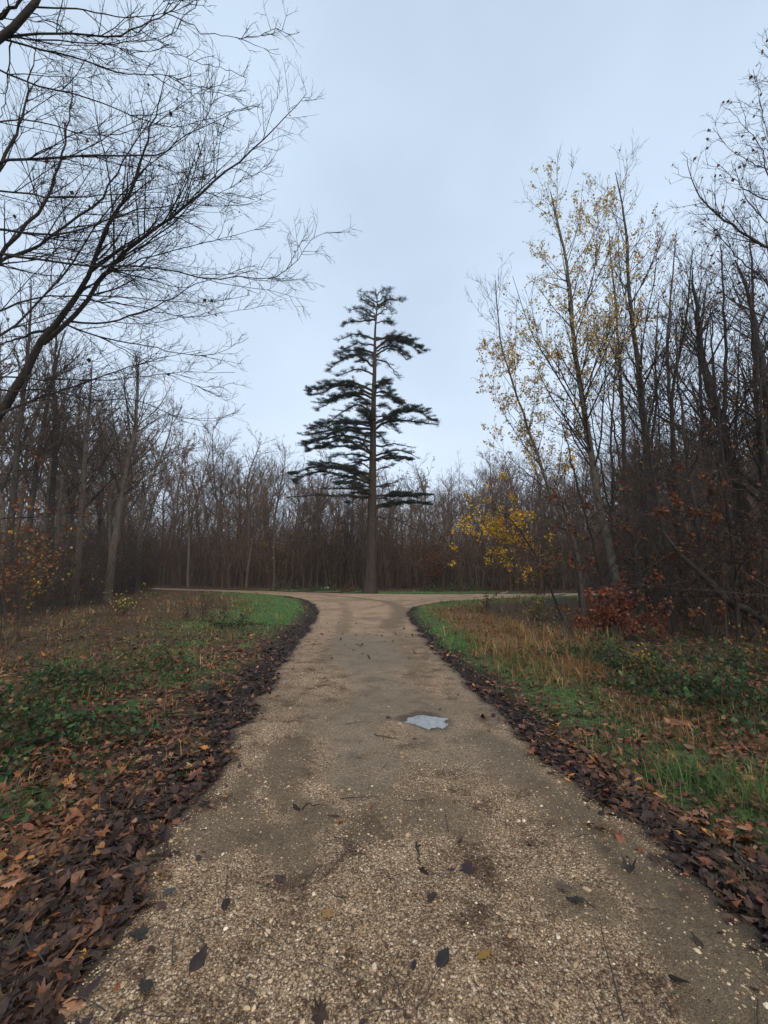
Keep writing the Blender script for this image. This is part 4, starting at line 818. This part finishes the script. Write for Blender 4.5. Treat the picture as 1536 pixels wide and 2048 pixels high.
def pr_near(x, y, d):
    base = np.where(x < 0, .95 * (1 - .45 * sst(3, 7, d)), .85 * (1 - .2 * sst(2, 5, d))); g = m_green(x, y, d)
    p = base * (1 - .55 * g * (m_litter(x, y, d) < .5)) * (fnoise(x, y, .5, 121) * .8 + .5)
    return np.where(d > -.02, p, np.where(d > -.3, .22 * np.exp(d / .09), .005 * (fnoise(x, y, .3, 5) > .6)))
litter('leaf_litter', 72000, 1.3, 9, .078, pr_near, pal_leaf, 'wet brown and dark fallen leaves covering both verges of the track', 401, [0, 1, 2, 1, 2])
def pr_far(x, y, d):
    p = np.maximum(m_litter(x, y, d), .55 * (1 - m_green(x, y, d))) + .06
    return np.where(d > -.05, p, .045)
litter('distant_leaf_litter', 42000, 8, 60, .10, pr_far, pal_leaf, 'fallen leaves strewn over the clearing and the wood floor', 402, [2])

def blades(name, n, r0, r1, prob, hgt, wid, pal, wts, label, seed, tuft=6, lean=.5, hn=None):
    rng = np.random.default_rng(seed); x, y, r = scatter(n, r0, r1, -75, 75, rng); d = edge(x, y); k = rng.random(n) < prob(x, y, d); x, y, r = x[k], y[k], r[k]
    n = len(x); x = np.repeat(x, tuft); y = np.repeat(y, tuft); r = np.repeat(r, tuft); c = tints(n, pal, wts, rng, tuft, .2); sp = .022 + r * .0035
    x = x + rng.normal(0, 1, len(x)) * sp; y = y + rng.normal(0, 1, len(x)) * sp; n = len(x); z = H(x, y) - .005
    h = hgt * rng.uniform(.4, 1.3, n); 
    if hn is not None: h = h * hn(x, y)
    ww = np.maximum(wid, r * .0011) * rng.uniform(.7, 1.3, n); a = rng.uniform(0, 6.28, n); l = np.abs(rng.normal(0, lean, n)) + .1
    dx, dy = np.cos(a), np.sin(a); wx, wy = -dy * ww * .5, dx * ww * .5
    def pt(t, wf): return np.stack([x + dx * h * l * t * t + wx * wf, y + dy * h * l * t * t + wy * wf, z + h * t * (1 - .25 * l * t)], -1)
    V = np.stack([pt(0, -1), pt(0, 1), pt(.55, .8), pt(.55, -.8), pt(1, 0)], 1).reshape(-1, 3); b = np.arange(n)[:, None] * 5
    q = b + np.array([[0, 1, 2, 3]]); t3 = b + np.array([[3, 2, 4]]); cc = np.repeat(c, 5, 0) * rng.uniform(.75, 1.25, (n, 1)).repeat(5, 0)
    ob = mesh(name, V, [q, t3], M_grass, smooth=False, col=cc); tag(ob, label, 'grass', kind='stuff'); print(name, n); return ob
GR = [(.09, .19, .05), (.06, .13, .04), (.14, .22, .08), (.2, .18, .09)]
blades('green_grass', 26000, 1.6, 10, lambda x, y, d: np.where(d > .12, m_green(x, y, d) ** 1.3 * .55 + .05 * (fnoise(x, y, .5, 131) > .52), 0), .11, .0045, GR, [4, 4, 2, 1], 'long green grass growing in tufts through the leaves of both verges', 501, 8, .7, hn=lambda x, y: .6 + 2.2 * sst(.5, .75, fnoise(x, y, .45, 133)) * (x > 0))
blades('turf', 38000, 9, 60, lambda x, y, d: np.where(d > .1, m_green(x, y, d) * 1.1 + .02, 0), .07, .006, [(.11, .27, .07), (.10, .22, .06), (.15, .28, .09), (.17, .18, .08)], [5, 4, 2, 1], 'short bright green turf of the islands beside the fork', 502, 6, .6)
blades('dry_grass', 36000, 2.0, 40, lambda x, y, d: np.where(d > .35, m_dry(x, y, d) * .75 + .04, 0), .16, .004, [(.32, .20, .085), (.24, .12, .05), (.42, .30, .15), (.15, .075, .035), (.11, .13, .045)], [4, 4, 2, 2, 2], 'dry straw and rust coloured grass on the verges', 503, 6, .8, hn=lambda x, y: (.6 + 1.6 * sst(.4, .7, fnoise(x, y, .9, 137))) * (.45 + .55 * sst(4, 9, np.hypot(x, y))))
# low herbs: small dark green leaves between the dead leaves
def herbs():
    rng = np.random.default_rng(504); x, y, r = scatter(60000, 2.2, 36, -75, 75, rng); d = edge(x, y)
    p = np.where(d > .7, .10 + .9 * sst(.5, .62, fnoise(x, y, 1.1, 141)) * sst(1.2, 3, d), 0) * np.where(x < 0, .8, .45); k = rng.random(len(x)) < p; x, y, r = x[k], y[k], r[k]
    x = np.repeat(x, 5) + rng.normal(0, .04, len(x) * 5); y = np.repeat(y, 5) + rng.normal(0, .04, len(y) * 5); P = np.c_[x, y, H(x, y) + rng.uniform(.01, .1, len(x)) * (1 + 3 * sst(.5, .7, fnoise(x, y, .8, 147)))]
    V, q = leaf_quads(P, .04, rng, 0, .8); ob = mesh('herbs', V, [q], M_grass, smooth=False, col=tints(len(P), [(.035, .075, .03), (.05, .10, .04), (.22, .18, .06), (.10, .05, .03), (.2, .10, .04)], [3, 2, 1, 3, 1], rng)); tag(ob, 'low dark green herbs growing among the dead leaves', 'plants', kind='stuff')
herbs()
def twigs():
    rng = np.random.default_rng(505); x, y, r = scatter(5000, 1.6, 16, -75, 75, rng); d = edge(x, y); k = (d > .03) | (rng.random(len(x)) < .06); x, y = x[k], y[k]; n = len(x)
    p = np.c_[x, y, H(x, y) + .03]; a = rng.uniform(0, 6.28, n); pts, rad = grow(p, np.c_[np.cos(a), np.sin(a), rng.normal(.05, .12, n)], rng.uniform(.05, .35, n), rng.uniform(.0012, .004, n), 4, .12, 0, rng, .4)
    V, q = join_tubes([(pts, rad, 4)]); tag(mesh('twig_litter', V, [q], M_bark_near, smooth=False), 'small broken twigs scattered through the leaf litter', 'twigs', kind='stuff')
twigs()
def pebbles(n, r0, r1, sz, seed, name, label):
    rng = np.random.default_rng(seed); x, y, r = scatter(n, r0, r1, -60, 60, rng); d = edge(x, y); wet = m_wet(x, y)
    p = np.where(d < -.04, (1 - .9 * wet) * (.35 + .9 * sst(.4, .6, fnoise(x, y, .45, 151))), .03) * (pud(x, y) > 1.1); k = rng.random(n) < p; x, y = x[k], y[k]; n = len(x)
    t = (1 + 5 ** .5) / 2; V0 = nrm(np.array([(1, 0, t), (-1, 0, t), (1, 0, -t), (-1, 0, -t), (0, t, 1), (0, -t, 1), (0, t, -1), (0, -t, -1), (t, 1, 0), (t, -1, 0), (-t, 1, 0), (-t, -1, 0)], float))
    from itertools import combinations
    F = []
    for a, b, c in combinations(range(12), 3):
        if max(np.linalg.norm(V0[a] - V0[b]), np.linalg.norm(V0[b] - V0[c]), np.linalg.norm(V0[a] - V0[c])) < 1.1:
            if np.dot(np.cross(V0[b] - V0[a], V0[c] - V0[a]), V0[a]) < 0: b, c = c, b
            F.append((a, b, c))
    F = np.array(F); s = sz * rng.lognormal(0, .4, n); sc = np.stack([s, s * rng.uniform(.6, .95, n), s * rng.uniform(.35, .6, n)], 1); a = rng.uniform(0, 6.28, n)
    V = V0[None] * sc[:, None, :] * rng.uniform(.82, 1.18, (n, 12, 1)); X = V[..., 0] * np.cos(a)[:, None] - V[..., 1] * np.sin(a)[:, None]; Yv = V[..., 0] * np.sin(a)[:, None] + V[..., 1] * np.cos(a)[:, None]
    z = H(x, y) + .012; V = np.stack([x[:, None] + X, y[:, None] + Yv, z[:, None] + V[..., 2] + (s * .1)[:, None]], -1).reshape(-1, 3); Fa = (F[None] + (np.arange(n) * 12)[:, None, None]).reshape(-1, 3)
    ob = mesh(name, V, [Fa], M_stone, smooth=False, col=tints(n, [(.44, .33, .20), (.32, .23, .14), (.54, .42, .29), (.64, .55, .42), (.2, .145, .09), (.36, .22, .11)], [5, 5, 3, 1, 3, 1], rng, 12, .15)); tag(ob, label, 'gravel', kind='stuff'); print(name, n)
pebbles(90000, 1.3, 6, .0038, 601, 'gravel', 'fine pale gravel bedded in the track surface')
pebbles(4200, 1.4, 32, .0085, 602, 'coarse_gravel', 'larger scattered stones on the track')

# ------------------------------------------------------------------ single leaves, stones and twigs lying on the track
def one_leaf(u, v, size, kind, colr, label, seed, curl=.8, tilt=.15, cat='leaf', name='fallen_leaf'):
    rng = np.random.default_rng(seed); x, y = gp(u, v); z = fz(x, y) + .012
    V, F, m = leaf_mesh(np.array([x]), np.array([y]), np.array([z]), np.array([size]), kind, rng, tilt, curl)
    V[:, 2] = np.maximum(V[:, 2], H(V[:, 0], V[:, 1]) + .018)
    o = mesh(name, V, [F], M_litter, smooth=True, col=np.tile(colr, (len(V), 1)) * rng.uniform(.8, 1.2, (len(V), 1)), origin=(x, y, z)); tag(o, label, cat); return o
DK = (.025, .02, .02)
for i, (u, v, s, k, c, lb) in enumerate((
    (937, 1747, .10, 0, (.035, .022, .024), 'dark purple-brown lobed leaf lying alone on the pale gravel near the centre'), (864, 1808, .09, 1, (.04, .026, .02), 'dark curled leaf just below left of the purple lobed leaf'),
    (1150, 1810, .095, 2, (.028, .024, .022), 'blackish oval leaf on the gravel towards the right edge of the track'), (1128, 1782, .08, 0, (.09, .065, .05), 'grey-brown leaf touching the blackish oval leaf'),
    (886, 1938, .085, 2, (.022, .02, .019), 'long black leaf nearest the bottom centre of the track'), (828, 1949, .05, 2, DK, 'small dark scrap left of the long black leaf'),
    (452, 1814, .085, 2, (.03, .02, .017), 'dark leaf on the left half of the track, nearest the litter'), (290, 1988, .10, 1, (.035, .03, .024), 'broad dark leaf near the bottom left corner of the track'),
    (395, 1932, .10, 2, (.035, .024, .022), 'narrow dark leaf standing diagonally on the lower left gravel'), (338, 1797, .09, 2, (.07, .07, .065), 'grey leaf on the left edge of the gravel'),
    (275, 1885, .11, 0, (.035, .032, .024), 'large flat dark leaf where litter spills onto the gravel'), (1238, 1678, .06, 0, (.13, .06, .03), 'small red-brown leaf on the right border of the track'),
    (680, 1650, .075, 1, (.19, .09, .035), 'orange-brown leaf on the gravel left of centre'), (970, 1925, .08, 1, (.24, .13, .03), 'yellowish brown flattened leaf right of the long black leaf'),
    (655, 1838, .08, 0, (.20, .12, .05), 'rust coloured leaf pressed into the gravel near the middle'), (162, 1928, .075, 0, (.62, .26, .05), 'bright orange leaf on the dark litter by the lower left corner'),
    (72, 1922, .07, 2, (.34, .13, .05), 'red-orange oval leaf left of the bright orange one'), (20, 1938, .10, 2, (.42, .18, .06), 'orange-brown leaf cut by the left edge near the bottom'),
    (178, 1800, .09, 1, (.30, .18, .10), 'tan leaf on the left litter above the bright orange leaf'), (115, 1770, .08, 0, (.36, .20, .13), 'pinkish tan leaf high on the left litter'),
    (1500, 1590, .13, 0, (.36, .17, .08), 'large orange leaf lying in the grass at the right edge'), (1145, 1512, .09, 0, (.30, .12, .07), 'orange-brown leaf on the dark strip of the right verge'),
    (380, 1543, .07, 0, (.40, .30, .08), 'yellow leaf on the left litter halfway up'), (305, 1623, .08, 2, (.32, .13, .06), 'orange oval leaf on the left litter below the yellow leaf'),
    (62, 1385, .14, 1, (.50, .17, .03), 'long orange leaf resting on the left brambles'), (88, 1322, .14, 0, (.55, .2, .04), 'bright orange leaf above the brambles on the left verge'),
    (777, 1438, .07, 2, (.03, .022, .018), 'small dark leaf just left of the puddle'), (920, 1690, .05, 1, (.03, .024, .02), 'tiny dark leaf scrap above the purple lobed leaf'),
    (1260, 1750, .07, 0, (.032, .024, .022), 'dark leaf on the gravel close to the right litter'), (560, 1760, .08, 1, (.05, .034, .026), 'dull brown leaf left of centre on the gravel'))):
    one_leaf(u, v, s, k, c, lb, 700 + i)
def twig(u0, v0, u1, v1, r, label, seed, name='fallen_twig', mt=M_bark_near):
    rng = np.random.default_rng(seed); a = gp(u0, v0); b = gp(u1, v1); t = np.linspace(0, 1, 9)[:, None]; P = a + (b - a) * t + rng.normal(0, .012, (9, 2)); z = H(P[:, 0], P[:, 1]) + r + .012
    c = np.c_[P, z]; Vc = [(c[None], np.linspace(r, r * .4, 9)[None], 6)]; aa = spawn(c[None], np.full((1, 9), r), np.array([np.linalg.norm(b - a)]), 6, .2, .9, .7, .25, rng, flat=.98, rmin=r * .4); s, q = grow(*aa, 3, .1, 0, rng, .5)
    s[:, :, 2] = H(s[:, :, 0], s[:, :, 1]) + r * .6 + .014; Vc.append((s, q, 4)); V, q = join_tubes(Vc); tag(mesh(name, V, [q], mt, origin=(c[0])), label, 'twig')
twig(748, 1472, 800, 1481, .006, 'thin dark twig lying across the wet track left of the puddle', 1); twig(832, 1690, 838, 1735, .006, 'short twig pointing up the track near its centre', 2); twig(600, 1615, 640, 1608, .005, 'short twig on the gravel left of centre', 3)
twig(1460, 1690, 1536, 1800, .007, 'long pale stalk fallen over the right litter', 4, mt=M_bark_pale)
# pale log and felled pieces at the wood edge
def log(u, v, Y, L, r, rz, label, seed, cat='log', name='fallen_log'):
    rng = np.random.default_rng(seed); b = at(u, v, Y); z = fz(b[0], Y); dv = np.array([math.cos(rz), math.sin(rz), 0]); c = np.array([b[0], Y, z + r * .9]) + np.linspace(-L / 2, L / 2, 12)[:, None] * dv; c[:, 2] += rng.normal(0, .02, 12) + np.linspace(0, .12, 12)
    rad = r * (1 + rng.normal(0, .05, 12)) * np.linspace(1, .75, 12); V, q = tube(c[None], rad[None], 10); n = len(V); V = np.vstack([V, c[0] - dv * .02, c[-1] + dv * .02]); caps = [(n, (i + 1) % 10, i) for i in range(10)] + [(n + 1, n - 10 + i, n - 10 + (i + 1) % 10) for i in range(10)]
    tag(mesh(name, V, [q, np.array(caps)], M_stone, col=np.tile((.26, .25, .22), (len(V), 1)) * rng.uniform(.6, 1.1, (len(V), 1)), origin=(b[0], Y, z)), label, cat)
log(648, 1166, 43.5, 1.15, .17, -.15, 'pale grey-white log lying at the wood edge left of the cedar', 1)
log(1120, 1192, 31.5, 1.0, .09, .3, 'pale log lying beside the right track beyond the crooked stem', 2)
log(1010, 1190, 36.6, .6, .07, -.2, 'small pale log on the far side of the right track', 3)
m, t, b = mat('haze_air'); t.nodes.remove(b); v = t.nodes.new('ShaderNodeVolumePrincipled'); v.inputs['Density'].default_value = .0005; v.inputs['Color'].default_value = (.9, .93, .97, 1)
t.links.new(v.outputs[0], [x for x in t.nodes if x.type == 'OUTPUT_MATERIAL'][0].inputs['Volume'])
HV = [(x, y, z) for x in (-920, 920) for y in (-920, 920) for z in (-2.5, 42)]
tag(mesh('haze', HV, [[(0, 1, 3, 2), (4, 6, 7, 5), (0, 4, 5, 1), (2, 3, 7, 6), (0, 2, 6, 4), (1, 5, 7, 3)]], m, smooth=False), kind='stuff')
print('done')
